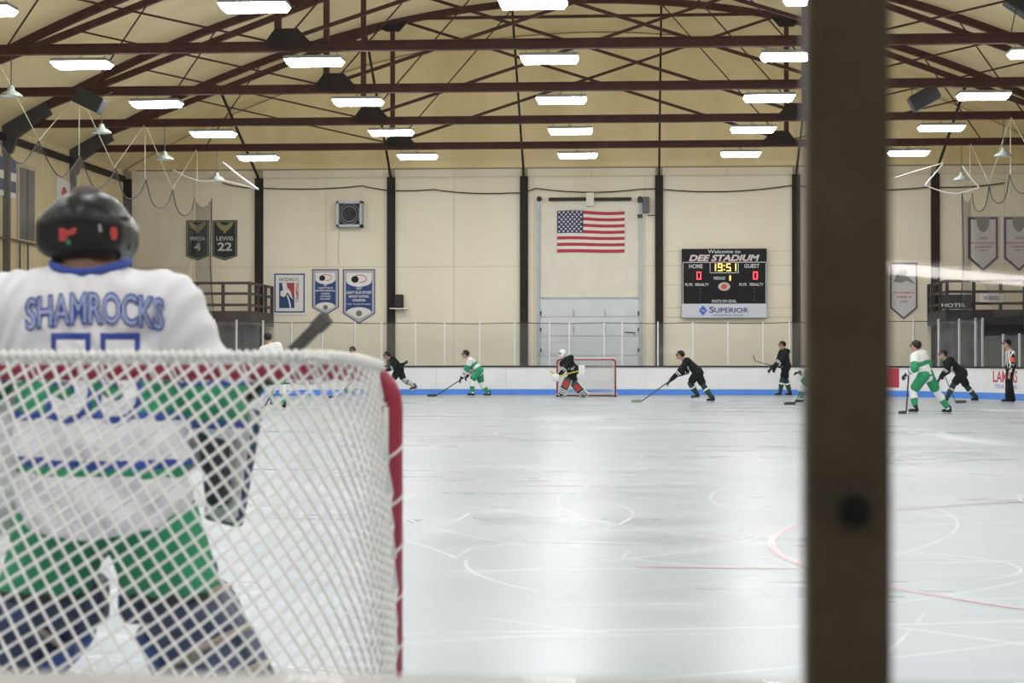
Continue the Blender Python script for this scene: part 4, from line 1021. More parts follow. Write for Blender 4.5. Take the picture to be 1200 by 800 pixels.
def stick(pts, label, mts, blade_dir, wd=.022, blade_len=.30, goalie=False):
    a, b = Vector(pts[0]), Vector(pts[-1]); t = thing('hockey_stick', b, label, 'stick')
    n = (b-a).normalized(); sidev = n.cross(Vector(blade_dir)).normalized(); 
    if goalie:
        mid = a.lerp(b, .42); MB().bar(a, mid, wd, .026, sidev).build('shaft', mts[0], t, bevel=.004); MB().bar(mid, b, .022, .085, n.cross(sidev)).build('paddle', mts[1], t, bevel=.006)
    else: MB().bar(a, b, wd, .03, sidev).build('shaft', mts[0], t, bevel=.004)
    bd = Vector(blade_dir).normalized(); m = MB(); k = 6
    for i in range(k+1):
        u = i/k; p = b+bd*blade_len*u+sidev*.03*u*u; h = .075 if not goalie else .1
        z0 = max(.004, p.z-.03)
        m.v += [tuple(V(p.x, p.y, z0)-sidev*.008), tuple(V(p.x, p.y, z0)+sidev*.008), tuple(V(p.x, p.y, z0+h*(1-.25*u*u))+sidev*.006), tuple(V(p.x, p.y, z0+h*(1-.25*u*u))-sidev*.006)]
    for i in range(k):
        for j in range(4): m.f.append((4*i+j, 4*i+(j+1) % 4, 4*i+4+(j+1) % 4, 4*i+4+j)); m.m.append(0)
    m.f += [(0, 1, 2, 3), (4*k+3, 4*k+2, 4*k+1, 4*k)]; m.m += [0, 0]; m.build('blade', mts[1] if len(mts) > 1 else mts[0], t)
    MB().bar(a, a.lerp(b, .09), wd*1.15, .034, sidev).build('butt_tape', mat('grip_tape', (.10, .09, .08), .8), t)
    return t

def person(d, spec, label, kit, vox=.016):
    """spec holds pixel positions with depth offsets; kit picks the clothing"""
    q = lambda k: P(spec[k][0], spec[k][1], d+(spec[k][2] if len(spec[k]) > 2 else 0))
    J = {k: q(k) for k in ('head', 'neck', 'pel', 'hl', 'hr', 'al', 'ar')}
    dz = spec.get('lift', 0)
    low = min(J['al'].z, J['ar'].z); sh_ = V(0, 0, .105-low)
    for k in J: J[k] = J[k]+sh_
    J['pel'] = J['pel']+V(0, 0, .13)+(J['neck']-J['pel']).normalized()*.02
    f = V(math.cos(math.radians(spec['face'])), math.sin(math.radians(spec['face'])), 0)
    fb = V(math.cos(math.radians(spec.get('body', spec['face']))), math.sin(math.radians(spec.get('body', spec['face']))), 0)
    r = fb.cross(V(0, 0, 1)); trunk = (J['neck']-J['pel']).normalized(); r = (r-trunk*r.dot(trunk)).normalized(); fr = trunk.cross(r)*-1
    if fr.dot(fb) < 0 and abs(fr.dot(fb)) > .01: fr = -fr
    nk, pv = J['neck'], J['pel']; sc = spec.get('scale', 1.0)
    sl, sr_ = nk-r*.19*sc-trunk*.05, nk+r*.19*sc-trunk*.05; hl_, hr_ = pv-r*.10*sc, pv+r*.10*sc
    el, er = ik(sl, J['hl'], .30*sc, .28*sc, -fb*.6-r*.6-V(0, 0, .6)), ik(sr_, J['hr'], .30*sc, .28*sc, -fb*.6+r*.6-V(0, 0, .6))
    kl, kr = ik(hl_, J['al'], .42*sc, .42*sc, fb+V(0, 0, .15)), ik(hr_, J['ar'], .42*sc, .42*sc, fb+V(0, 0, .15))
    base = (J['al']+J['ar'])/2; base.z = 0
    t = thing('person', base, label, 'person', spec.get('group'))
    gl_ = 'gloves' not in kit or kit['gloves'] is not None
    # body: one continuous surface
    hp, hc, pt, A = head_prims(J['head'], f, spec.get('up', (0, 0, 1)))
    bp = hp+[cap(J['head']-V(0, 0, .05), nk-trunk*.03, .055, .06), cap(nk-trunk*.06, pv+trunk*.02, .14, .13, (fr, .7)), cap(nk-trunk*.08-r*.12, nk-trunk*.08+r*.12, .06)]
    for s_, e_, h_ in ((sl, el, J['hl']), (sr_, er, J['hr'])): bp += [cap(s_, e_, .05, .042), cap(e_, h_, .042, .030)]+hand_prims(h_, (h_-e_), r)
    for h_, k_, a_ in ((hl_, kl, J['al']), (hr_, kr, J['ar'])):
        ft = (fb-V(0, 0, .2)); bp += [cap(h_, k_, .085, .058), cap(k_, a_, .055, .038), cap(a_-V(0, 0, .02), a_+fb*.12-V(0, 0, .035), .035, .03)]
    headc = J['head']
    def paint_body(c):
        rel = c-np.array(headc); up_ = rel@np.array(A[2]); fw = rel@np.array(A[1]); sd_ = np.abs(rel@np.array(A[0]))
        out = np.zeros(len(c)); out[(up_ > -.05) & (np.linalg.norm(rel, axis=1) < .2) & ((fw < .02) | (up_ > .075)) & (up_ > .0-.6*np.minimum(fw, 0)*0)] = 1
        out[(fw > .07) & (np.abs(up_-.008) < .010) & (sd_ > .02) & (sd_ < .05) & (np.linalg.norm(rel, axis=1) < .2)] = 1
        return out
    figure('body', bp, [skin, hairm], t, vox, .025, hc, paint=paint_body)
    # jersey
    tor = [cap(nk-trunk*.14, pv-trunk*.02, .185*sc, .19*sc, (fr, .72)), cap(nk-trunk*.05-r*.13*sc, nk-trunk*.05+r*.13*sc, .10, .10), cap(nk-trunk*.05, nk+trunk*.015, .085, .075)]
    arms = []
    for s_, e_, h_ in ((sl, el, J['hl']), (sr_, er, J['hr'])): arms += [cap(s_, e_, .10, .085), cap(e_, e_.lerp(h_, .82), .085, .062)]
    if kit.get('ref'): tor = [cap(nk-trunk*.12, pv, .16, .15, (fr, .72)), cap(nk-trunk*.07-r*.12, nk-trunk*.07+r*.12, .08)]; arms = [cap(a[1], a[2], a[3]*.72, a[4]*.72) for a in arms]
    L_ = (nk-pv).length
    def paint_j(c):
        allp = tor+arms; ds = np.stack([sd(p_, c) for p_ in allp], 1); which = ds.argmin(1); out = np.zeros(len(c))
        tt = np.clip(((c-np.array(pv))@np.array(trunk))/L_, -1, 2); lat = (c-np.array(pv))@np.array(r); fwd = (c-np.array(pv))@np.array(fr)
        def at(i):
            a_, b_ = allp[i][1], allp[i][2]; return np.clip(((c-a_)@(b_-a_))/((b_-a_)@(b_-a_)), 0, 1)
        nt_ = len(tor); which = np.where(which < nt_, 0, which-nt_+2); allp = [tor[0], tor[1]]+arms; tor_ = which < 2
        if kit['style'] == 'white':
            out[tor_ & (tt > .42) & (tt < .62)] = 1; out[tor_ & (tt > -.12) & (tt < -.05)] = 2
            for i in (2, 4): u = at(i); out[(which == i) & (u > .55)] = 1
            for i in (3, 5): u = at(i); out[(which == i) & (u < .18)] = 1; out[(which == i) & (u > .55) & (u < .68)] = 2
        elif kit['style'] == 'black':
            out[tor_ & (tt > -.14) & (tt < -.07)] = 1; out[tor_ & (tt > -.03) & (tt < 0.0)] = 1
            for i in (3, 5): u = at(i); out[(which == i) & (u > .1) & (u < .2)] = 1; out[(which == i) & (u > .3) & (u < .36)] = 1
            front = tor_ & (fwd > .03); out[front & (np.abs(np.abs(lat)*.9-(tt-.42)*.45) < .035) & (np.abs(lat) < .15) & (tt > .4)] = 1; out[front & (np.abs(lat) < .03) & (tt > .25) & (tt < .5)] = 1
        elif kit['style'] == 'ref':
            st = np.floor((lat+5)/.042) % 2; out[:] = st
            for i in (2, 3, 4, 5): u = at(i); w_ = which == i; out[w_] = (np.floor((c@np.array(trunk.cross(fr)))/.04+np.floor(u*6)*.5) % 2)[w_]
            u = at(kit.get('band', 4)); out[(which == kit.get('band', 4)) & (u > .45) & (u < .85)] = 2
            out[(which == 2) & (u > .45) & (u < .85) & False] = 2
        return out
    cols = {'white': [cw, cg, cn], 'black': [cb, cw], 'ref': [cw, cb, orange]}[kit['style']]
    figure('jersey', tor+arms, cols, t, vox, .04, [('plane', tuple(pv-trunk*.17), tuple(-trunk))], paint=paint_j)
    # pants
    pm = kit['pants']; th = 1.0 if not kit.get('ref') else .8
    pp = [cap(pv-r*.05, pv+r*.05, .16*th, .16*th, (fr, .8))]
    for h_, k_ in ((hl_, kl), (hr_, kr)): pp.append(cap(h_, h_.lerp(k_, .92 if kit.get('ref') or kit.get('goalie') else .74), .13*th, .115*th))
    if kit.get('ref'):
        for k_, a_ in ((kl, J['al']), (kr, J['ar'])): pp.append(cap(k_, a_, .085, .075))
    figure('pants', pp, pm, t, vox, .04)
    for k_, a_ in ((kl, J['al']), (kr, J['ar'])):
        if not kit.get('ref') and not kit.get('goalie'):
            sk = [cap(k_, k_.lerp(a_, .35), .082, .085), cap(k_.lerp(a_, .35), a_, .085, .056)]
            def paint_s(c, k_=k_, a_=a_):
                u = ((c-np.array(k_))@np.array(a_-k_))/((a_-k_).length**2); o_ = np.zeros(len(c)); o_[(u > .45) & (u < .9)] = 1
                if kit['style'] == 'black': o_[:] = 0; o_[(u > .25) & (u < .36)] = 1
                return o_
            figure('sock', sk, kit['sock'], t, vox, .03, paint=paint_s)
        # skate: boot, holder and blade; toe follows the body direction
        tdir = (fb*.9+(V(*spec['toe'], 0) if 'toe' in spec else V(0, 0, 0))).normalized()
        drop = max(0, a_.z-.105); pitch_ = V(0, 0, -min(.5, drop*1.2)); td = (tdir+pitch_).normalized(); upv = (V(0, 0, 1)-td*td.z).normalized()
        o0 = a_
        sk = figure('skate', [cap(o0+upv*.05, o0-upv*.015, .055, .052), cap(o0-upv*.025-td*.03, o0+td*.15-upv*.035, .045, .036)], kit.get('boot', helm_b), t, .013, .03)[0]
        MB().bar(o0-td*.06-upv*.078, o0+td*.16-upv*.078, .012, .022, upv).build('holder', helm_w, sk)
        MB().bar(o0-td*.08-upv*.094, o0+td*.19-upv*.094, .004, .022, upv).build('blade', bladem, sk)
    if gl_:
        for h_, e_ in ((J['hl'], el), (J['hr'], er)):
            dv = (h_-e_).normalized(); figure('glove', hand_prims(h_-dv*.01, dv, r, 1.45)+[cap(h_-dv*.09, h_+dv*.01, .062, .052)], kit.get('glove', helm_b), t, .012, .015)
    # helmet
    if kit.get('helmet'):
        hm = kit['helmet']; hd = J['head']; up_ = Vector(A[2]); ff = Vector(A[1])
        hs = [ell(hd+up_*.035-ff*.012, .105, .128, .115, A)]
        cuts = [('plane', tuple(hd+ff*.05+up_*.045), tuple((ff*.9-up_*.9).normalized())), ('plane', tuple(hd-up_*.055), tuple(-up_))]
        ho = figure('helmet', hs, hm, t, .012, .01, cuts)[0]
        if kit.get('mask'):
            figure('mask', [ell(hd+ff*.035-up_*.02, .10, .115, .135, A)], hm, t, .012, .01, [('sub', ell(hd+ff*.15+up_*.005, .06, .06, .05, A))])
            m = MB()
            for k in range(-2, 3): m.tube([hd+ff*(.135-.02*abs(k)*.5)+Vector(A[0])*.022*k+up_*z for z in (-.05, 0, .055)], .004, 5)
            for k in (-1, 0, 1): m.tube([hd+ff*(.14-.9*abs(x)**1.5)+Vector(A[0])*x+up_*.03*k for x in (-.06, -.03, 0, .03, .06)], .004, 5)
            m.build('cage', bladem, t)
        else:
            m = MB(); n_ = 9
            for i in range(n_):
                an = -1.1+2.2*i/(n_-1); p0 = hd+(ff*math.cos(an)*.128+Vector(A[0])*math.sin(an)*.105)
                m.v += [tuple(p0+up_*.055), tuple(p0*1+up_*-.015+ff*.008)]
            for i in range(n_-1): m.f.append((2*i, 2*i+2, 2*i+3, 2*i+1)); m.m.append(0)
            m.build('visor', visor, ho, True)
    return t, J, dict(r=r, f=fb, kl=kl, kr=kr, el=el, er=er, tr=trunk, fr=fr)
KW = dict(style='white', pants=cg, sock=[cw, cg], helmet=helm_b, glove=helm_b); KB = dict(style='black', pants=cb, sock=[ck, cw], helmet=helm_b, glove=helm_b)
GW = 'players in white and green'; GB = 'players in black'
def dep(py): return 2130*1.25/(py-420)
# white player half hidden by the near goal bar
s = dict(head=(314, 399), neck=(316.5, 408), pel=(323, 441), face=95, hl=(298, 432, .25), hr=(332, 440, .3), al=(319, 474, .45), ar=(333, 477, 0), group=GW)
_, J1, _ = person(44.6, s, 'white and green hockey player seen from behind above the near goal bar', KW)
s = dict(head=(413, 413), neck=(413, 419), pel=(416, 440), face=262, hl=(404, 437, -.35), hr=(421, 438, -.35), al=(405, 464, 0), ar=(418, 464, .1), group=GW)
_, J2, _ = person(57.6, s, 'white and green hockey player bending, seen through the near netting', KW)
s = dict(head=(291, 415), neck=(293, 421), pel=(299, 443), face=215, hl=(284, 447, -.3), hr=(291, 450, -.35), al=(289, 463, 0), ar=(303, 464, .2), group=GW)
_, J3, _ = person(56.0, s, 'white and green hockey player crouching beside the near goalie', KW)
kb2 = dict(KB); kb2['sock'] = [cgrey, ck]
s = dict(head=(453.5, 414), neck=(459, 418), pel=(468, 434), face=190, body=200, hl=(452, 432, -.3), hr=(473, 424, .2), al=(456, 458, -.1), ar=(486, 450, .1), group=GB)
_, J4, _ = person(60.0, s, 'black-clad hockey player leaning left with one leg kicked back', kb2)
s = dict(head=(545.5, 414), neck=(550, 420), pel=(562, 438), face=185, body=190, hl=(541, 441, -.15), hr=(548, 439, .2), al=(554, 459.5, -.15), ar=(573, 459.5, .15), group=GW)
_, J5, _ = person(59.6, s, 'white and green hockey player skating left with stick stretched out', KW)
s = dict(head=(797, 417), neck=(803, 423), pel=(818, 442), face=190, body=195, hl=(786, 446, -.2), hr=(795, 440, .2), al=(817, 463, .15), ar=(835, 467.5, -.1), group=GB)
_, J6, _ = person(52.5, s, 'black-clad hockey player striding left with stick on the ice', KB)
s = dict(head=(916.5, 404), neck=(919, 410), pel=(921, 433), face=200, body=205, hl=(904, 431, -.3), hr=(908, 430, -.15), al=(914, 460, 0), ar=(926, 460, .15), group=GB)
_, J7, _ = person(60.6, s, 'black-clad hockey player standing upright by the far boards', KB)
s = dict(head=(953, 417), neck=(957, 425), pel=(952, 447), face=200, body=190, hl=(938, 438, -.2), hr=(944, 438, .2), al=(939, 470, -.05), ar=(960, 471, .2), group=GW)
_, J8, _ = person(50.0, s, 'white and green hockey player mostly hidden behind the brown post', KW)
s = dict(head=(1073, 405), neck=(1075.5, 413), pel=(1085, 446), face=150, body=140, hl=(1063, 437, -.1), hr=(1081, 437, .4), al=(1073, 478, -.15), ar=(1112, 478.5, .2), group=GW)
_, J9, _ = person(41.5, s, 'white and green hockey player skating away right of the post', KW)
s = dict(head=(1105, 414.5), neck=(1110, 421), pel=(1127, 442), face=195, body=205, hl=(1102, 441, -.25), hr=(1106, 438, .15), al=(1109, 466, -.1), ar=(1144, 465, .25), group=GB)
_, J10, _ = person(52.6, s, 'black-clad hockey player leaning left beside the referee', KB)
s = dict(head=(1179.5, 402.5), neck=(1183.5, 410.5), pel=(1184.5, 435), face=185, body=190, hl=(1183, 438, -.22), hr=(1180, 438, .25), al=(1181, 467.5, -.1), ar=(1187, 467.5, .1), toe=(-.3, 0))
_, J11, _ = person(52.0, s, 'referee in striped shirt and black trousers with orange armband', dict(style='ref', ref=True, pants=cb, sock=[cb, cb], helmet=helm_b, gloves=None, band=2))
# far goalie
s = dict(head=(659, 413), neck=(663, 419.5), pel=(672, 438), face=230, body=240, hl=(654, 440, -.25), hr=(681, 433, -.3), al=(659, 460.5, 0), ar=(685, 460.5, .05), toe=(0, -.6), scale=1.08)
kg = dict(style='black', pants=cb, sock=[cb, cb], helmet=helm_w, mask=True, goalie=True, glove=helm_w)
tg, Jg, E_ = person(58.2, s, 'black-clad goalie with white mask and leg pads before the far goal', kg)
padr = mat('pad_red', (.55, .04, .05), .5)
for kn, an in ((E_['kl'], Jg['al']), (E_['kr'], Jg['ar'])):
    ax = (an-kn).normalized(); fw = V(-.2, -1, 0); fw = (fw-ax*fw.dot(ax)).normalized(); sd_ = ax.cross(fw)
    top = kn-ax*.12; bot_ = an+ax*.06; c_ = (top+bot_)/2+fw*.09; Hh_ = (bot_-top).length/2
    A_ = [tuple(sd_), tuple(fw), tuple(ax)]
    def pp_(c, c_=c_, ax=ax, sd_=sd_, Hh_=Hh_):
        u = ((c-np.array(c_))@np.array(ax))/Hh_; lat = (c-np.array(c_))@np.array(sd_); o_ = np.zeros(len(c)); o_[(u < -.05) & (u > -.75) & (np.abs(lat) < .09)] = 2
        for q_ in (.25, .45, .65): o_[(np.abs(u-q_) < .05)] = 1
        o_[np.abs(lat) > .125] = 1; o_[u > .86] = 1
        return o_
    figure('leg_pad', [rbox(c_, .14, .055, Hh_, .04, A_)], [padg, helm_w, padr], tg, .016, .02, paint=pp_)
figure('blocker', [rbox(Jg['hr']+V(.02, -.08, .02), .10, .03, .16, .025)], [helm_w], tg, .016, .01)
figure('catching_glove', [ell(Jg['hl']+V(-.06, -.08, -.02), .13, .07, .13), cap(Jg['hl']+V(-.15, -.1, .05), Jg['hl']+V(-.02, -.1, -.1), .03)], [helm_w], tg, .016, .03)

# sticks, each held in gloves
def ground(px, py): d_ = dep(py); return P(px, py, d_)
a = J5['hr'].lerp(J5['hl'], -.25)+V(.0, 0, .05); b = P(511, 462, 59.3); b.z = .03
stick([J5['hr']+V(.12, .1, .1), V(b.x, b.y, .035)], 'black hockey stick reaching left of the white and green skater', [stickm], (-1, .1, 0))
b = P(752, 470, 52.0); stick([J6['hr']+V(.12, .08, .1), V(b.x, b.y, .035)], 'black hockey stick reaching left of the striding black-clad player', [stickm, mat('stick_grey', (.30, .28, .24), .5)], (-1, 0, 0))
b = P(885, 423, 60.3); stick([J7['hr']+V(.25, .1, -.03), J7['hl']+V(-.02, -.03, .01), V(b.x, b.y, b.z)], 'hockey stick held level by the standing black-clad player', [stickm, stickm], (-.3, 0, 1), blade_len=.2)
b = P(1062, 478, 41.3); stick([J9['hl']+V(.05, .05, .12), V(b.x, b.y, .035)], 'black hockey stick held upright by the player skating away', [stickm], (-.5, .8, 0))
b = P(1120, 480, 51.5); stick([J10['hr']+V(-.02, .1, .12), V(b.x, b.y, .035)], 'black hockey stick of the player beside the referee', [stickm], (.8, -.3, 0))
b = P(645, 430.5, 57.8); stick([Jg['hr']+V(.05, -.06, .03), Jg['hl']+V(.0, -.1, .02)], 'yellow goalie stick held across the far goalie', [sticky, sticky], (-.8, 0, .5), .04, .3)
b = P(396, 466, 57.0); stick([J2['hr']+V(.1, .1, .1), V(b.x, b.y, .035)], 'hockey stick of the player seen through the near netting', [stickm], (-1, 0, 0))
b = P(932, 474, 49.6); stick([J8['hr']+V(.1, .1, .15), V(b.x, b.y, .035)], 'hockey stick of the player hidden behind the brown post', [stickm], (-1, 0, 0))
b = P(306, 482, 44.4); stick([J1['hr']+V(.05, -.05, .15), V(b.x, b.y+.4, .035)], 'hockey stick of the white player above the near goal bar', [stickm], (-.5, .9, 0))
b = P(440, 463, 59.6); stick([J4['hr']+V(.1, .1, .1), J4['hl'], V(b.x, b.y, .035)], 'hockey stick of the leaning black-clad player behind the near goal', [stickm], (-1, 0, 0))
# ------------------------------------------------------------ near goalie, seen from behind
D = 5.5
def g(px, py, dy=0.0): return P(px, py, D+dy)
gb = g(110, 400); gk = thing('person', (gb.x, D, 0), 'goalie in white and green jersey seen from behind in the near goal', 'person')
X1, Y1, Z1 = V(1, 0, 0), V(0, 1, 0), V(0, 0, 1); SQ = ((0, 1, 0), .66)
cnb = mat('shamrock_blue', (.025, .07, .36), .7); padn = mat('pad_navy', (.018, .04, .11), .5, 0, .3, 14, .2, 30); padblue = mat('pad_blue', (.03, .09, .32), .5)
jw = mat('goalie_white', (.80, .80, .84), .8, 0, .02, 6, .35, 14); jgn = mat('goalie_green', (.012, .27, .12), .7, 0, .18, 9, .25, 20)
hc_ = g(103, 268); hp, hcut, _, HA = head_prims(hc_, Y1, Z1, 1.08)
footL, footR = g(-92, 904), g(284, 904); footL.z = footR.z = .11; hipL, hipR = g(82, 600), g(160, 600); kneeL, kneeR = g(58, 700, .05), g(205, 695, .05)
shL, shR = g(20, 366), g(192, 366); elL, elR = g(-38, 452, .05), g(242, 452, .05); haL, haR = g(2, 520, .22), g(262, 505, .22)
bp = hp+[cap(hc_-Z1*.06, g(104, 330), .062, .07), cap(g(104, 365), g(118, 555), .18, .16, SQ), cap(shL, shR, .07)]
for s_, e_, h_ in ((shL, elL, haL), (shR, elR, haR)): bp += [cap(s_, e_, .06, .05), cap(e_, h_, .05, .036)]+hand_prims(h_, h_-e_, X1)
for h_, k_, f_ in ((hipL, kneeL, footL), (hipR, kneeR, footR)): bp += [cap(h_, k_, .095, .065), cap(k_, f_, .062, .042), cap(f_-Z1*.03, f_+Y1*.14-Z1*.05, .04, .03)]
def paint_gb(c):
    rel = c-np.array(hc_); o_ = np.zeros(len(c)); near = np.linalg.norm(rel, axis=1) < .24
    o_[near & (rel[:, 2] > -.085) & (rel[:, 1] < .03)] = 1; o_[near & (rel[:, 2] > .08)] = 1
    return o_
figure('body', bp, [skin, hairm], gk, .012, .025, hcut, paint=paint_gb)
# jersey
tor = [cap(g(105, 392, -.01), g(124, 585, -.03), .235, .27, ((0, 1, 0), .8)), cap(shL, shR, .112, .112), cap(g(85, 352), g(122, 352), .095, .095)]
arms = [cap(shL, elL, .118, .108), cap(elL, elL.lerp(haL, .7), .105, .085), cap(shR, elR, .118, .108), cap(elR, elR.lerp(haR, .7), .105, .085)]
def folds(p):
    x, y, z = p[:, 0]-gb.x, p[:, 1]-D, p[:, 2]
    return .007*np.sin(26*x+7*np.sin(6*z+1)+3*y)*np.clip((1.45-z)*3, .15, 1)+.004*np.sin(55*z+22*x*np.sign(x)+9*np.sin(12*x))+.010*np.sin(11*x+2.2*np.sin(7*z))*np.clip((1.1-z)*3, 0, 1)
def paint_gj(c):
    px = 747+(c[:, 0]-1.56)*2130/c[:, 1]; py = 420-(c[:, 2]-1.25)*2130/c[:, 1]
    w_ = np.stack([sd(p_, c) for p_ in tor+arms], 1).argmin(1); o_ = np.zeros(len(c)); T_ = w_ < 3; cv = (px-120)**2*.0005
    o_[T_ & (py > 432) & (py < 484)] = 1; o_[T_ & (py > 484) & (py < 493)] = 2; o_[T_ & (py > 543-cv) & (py < 552-cv)] = 2; o_[T_ & (py > 552-cv) & (py < 563-cv)] = 1
    s_ = py-.25*np.abs(px-120)*0; A_ = ~T_
    o_[A_ & (s_ > 452) & (s_ < 494)] = 1; o_[A_ & ((s_ > 444) & (s_ < 452) | (s_ > 494) & (s_ < 503))] = 2
    return o_
hem = g(128, 626)
jo, jv, jf = figure('jersey', tor+arms, [jw, jgn, cnb], gk, .0095, .06, [('plane', tuple(hem), (-.13, 0, -.99)), ('plane', tuple(hem), (.17, 0, -.985)), ('sub', cap(g(105, 290, -.03), g(105, 314, -.03), .095, .085))], folds, paint_gj)
MB().tube([g(106, 315, -.035)+V(.115*math.cos(q), .09*math.sin(q), .014*math.sin(q)+.02*math.cos(q)**2) for q in np.linspace(0, 2*math.pi, 28, endpoint=False)], .013, 8, True).build('collar', cnb, jo, True)
bvh = BVHTree.FromPolygons([Vector(v) for v in jv], [tuple(f) for f in jf])
def printed(name, s, pxc, pyc, hpx, wpx, mt, bold, lift, arc=0):
    vs, fs = text_data(s, bold, 0); bm = bmesh.new(); vv = [bm.verts.new(v) for v in vs]
    for f_ in fs:
        try: bm.faces.new([vv[i] for i in f_])
        except ValueError: pass
    bmesh.ops.subdivide_edges(bm, edges=bm.edges[:], cuts=2, use_grid_fill=True); bmesh.ops.triangulate(bm, faces=bm.faces[:]); bm.verts.index_update()
    q = np.array([v.co for v in bm.verts]); fs = [tuple(v.index for v in f_.verts) for f_ in bm.faces]; bm.free()
    lo, hi = vs.min(0), vs.max(0); q = (q-(lo+hi)/2)/(hi-lo); m = MB(); pts = []
    for a_, b_, _ in q:
        px, py = pxc+a_*wpx, pyc-b_*hpx+arc*(a_*2)**2; o_ = P(px, py, 4.6); dr_ = (o_-CAM).normalized(); hit, _, _, _ = bvh.ray_cast(o_, dr_)
        if hit is None: hit = P(px, py, D-.15)
        pts.append(hit-dr_*lift)
    m.add(pts, fs); return m.build(name, mt, jo, fixn=False)
printed('name_outline', 'SHAMROCKS', 111, 361, 40, 164, cnb, .05, .006, 8); printed('name_lettering', 'SHAMROCKS', 111, 361, 35, 160, mat('name_fill', (.36, .42, .66), .75), .0, .010, 8)
for cx_ in (82, 140): printed('number_outline', '5', cx_, 443, 106, 56, cnb, .06, .006); printed('number', '5', cx_, 443, 90, 42, jw, .03, .011)
# pants and legs
pp = [cap(g(85, 590), g(158, 588), .135, .135, ((0, 1, 0), 1.1)), cap(g(70, 620), g(56, 690, .03), .15, .145), cap(g(180, 615), g(203, 684, .03), .148, .142)]
figure('pants', pp, [jgn, mat('pants_dark', (.012, .02, .022), .7)], gk, .011, .02, [('plane', (0, 0, g(0, 700).z), (0, 0, -1))], lambda p: .006*np.sin(30*p[:, 0]+9*p[:, 2]), lambda c: (np.abs(c[:, 2]-g(0, 696).z) < .012).astype(int))
for sgn, k_, f_, top in ((-1, kneeL, footL, g(60, 690, .1)), (1, kneeR, footR, g(204, 686, .1))):
    ax = (f_-k_).normalized(); sdv = Y1.cross(ax).normalized()*-1; fw = ax.cross(sdv); fw = fw if fw.y > 0 else -fw
    figure('leg_wrap', [cap(k_+Z1*.03, k_.lerp(f_, .85), .135, .10)], [padn], gk, .012, .02, warp=lambda p: .008*np.sin(38*p[:, 2]))
    c_ = (k_+f_)/2+fw*.12-Z1*.03-X1*sgn*.01; Hh_ = (f_-k_).length/2+.03; A_ = [tuple(sdv), tuple(fw), tuple(ax)]
    pad = figure('leg_pad', [rbox(c_, .15, .06, Hh_, .05, A_), rbox(c_+sdv*.128-fw*.05, .028, .09, Hh_*.8, .025, A_), rbox(c_-sdv*.128-fw*.05, .028, .09, Hh_*.8, .025, A_)], [padn, padblue], gk, .012, .02, paint=lambda c, c_=c_, sgn_=sgn: (((c-np.array(c_))[:, 0]*sgn_ < -.135)).astype(int))[0]
    for u in (.12, .42, .68):
        c2 = k_.lerp(f_, u)+fw*.03; pts = [c2+sdv*.155*math.cos(q)+fw*.14*math.sin(q) for q in np.linspace(math.pi, 2*math.pi, 14)]
        m = MB(); m.tube(pts, .012, 6); st = m.build('strap', mat('strap_tan', (.35, .30, .24), .7), pad, True)
        MB().box(c2.x-.02, c2.x+.02, c2.y-.16, c2.y-.145, c2.z-.018, c2.z+.018).build('buckle', mat('buckle', (.25, .24, .2), .4, .6), pad)
    figure('knee_guard', [rbox(k_+V(-sgn*.12, .02, -.01), .055, .07, .085, .04)], [padn], gk, .012, .02)
    sk = figure('skate', [cap(f_+Z1*.06, f_-Z1*.02, .06, .055), cap(f_-Z1*.03-Y1*.04, f_+Y1*.17-Z1*.04, .05, .04)], [helm_b], gk, .014, .03)[0]
    MB().box(f_.x-.006, f_.x+.006, f_.y-.1, f_.y+.2, .02, .05).build('holder', helm_w, sk); MB().box(f_.x-.002, f_.x+.002, f_.y-.11, f_.y+.21, .0, .022).build('blade', bladem, sk)
# mask and helmet
hA = [(1, 0, 0), (0, 1, 0), (0, 0, 1)]; hm_ = mat('mask_black', (.006, .007, .009), .35, spec=.3)
hs = [ell(g(103, 264), .126, .15, .110, hA), rbox(g(103, 277, .02), .136, .138, .072, .055, hA)]
helm = figure('helmet', hs, [hm_], gk, .008, .03, [('plane', tuple(g(103, 307)), (0, -.1, -.99)), ('sub', ell(g(103, 322, -.08), .066, .12, .05, hA)), ('sub', ell(g(103, 276, .2), .075, .12, .075, hA))])[0]
m = MB()
for k in range(-3, 4): m.tube([g(103, 276, .155-.012*abs(k))+V(.024*k, 0, z) for z in (-.09, -.03, .03, .075)], .004, 6)
for z in (-.07, -.02, .03): m.tube([g(103, 276, .165-5*x*x)+V(x, 0, z) for x in np.linspace(-.09, .09, 9)], .004, 6)
m.build('cage', bladem, helm)
def on_helm(px, py, dy=-.3): return g(px, py, dy)
hb = BVHTree.FromPolygons([v.co+Vector(helm['_o']) for v in helm.data.vertices], [tuple(p.vertices) for p in helm.data.polygons])
def decal(name, poly, mt, lift=.003):
    m = MB(); pts = []
    for px, py in poly:
        o_ = P(px, py, 4.6); dr_ = (o_-CAM).normalized(); hit, _, _, _ = hb.ray_cast(o_, dr_); hit = hit or P(px, py, D-.13); pts.append(hit-dr_*lift)
    c0 = sum(pts, V(0, 0, 0))/len(pts); o_ = P(sum(p[0] for p in poly)/len(poly), sum(p[1] for p in poly)/len(poly), 4.6); dr_ = (o_-CAM).normalized(); h_ = hb.ray_cast(o_, dr_)[0]; c0 = (h_-dr_*lift) if h_ else c0
    n_ = len(pts); m.add(pts+[c0], [(i, (i+1) % n_, n_) for i in range(n_)]); return m.build(name, mt, helm, fixn=False)
decal('colour_patch', [(69, 267), (90, 267), (88, 274), (80, 276), (76, 283), (69, 282)], mat('patch_red', (.55, .05, .05), .4)); decal('colour_patch', [(130, 266), (136, 266), (138, 274), (136, 281), (131, 281), (129, 273)], mat('patch_red', (0, 0, 0)))  # flat red patches laid on the back of the helmet shell
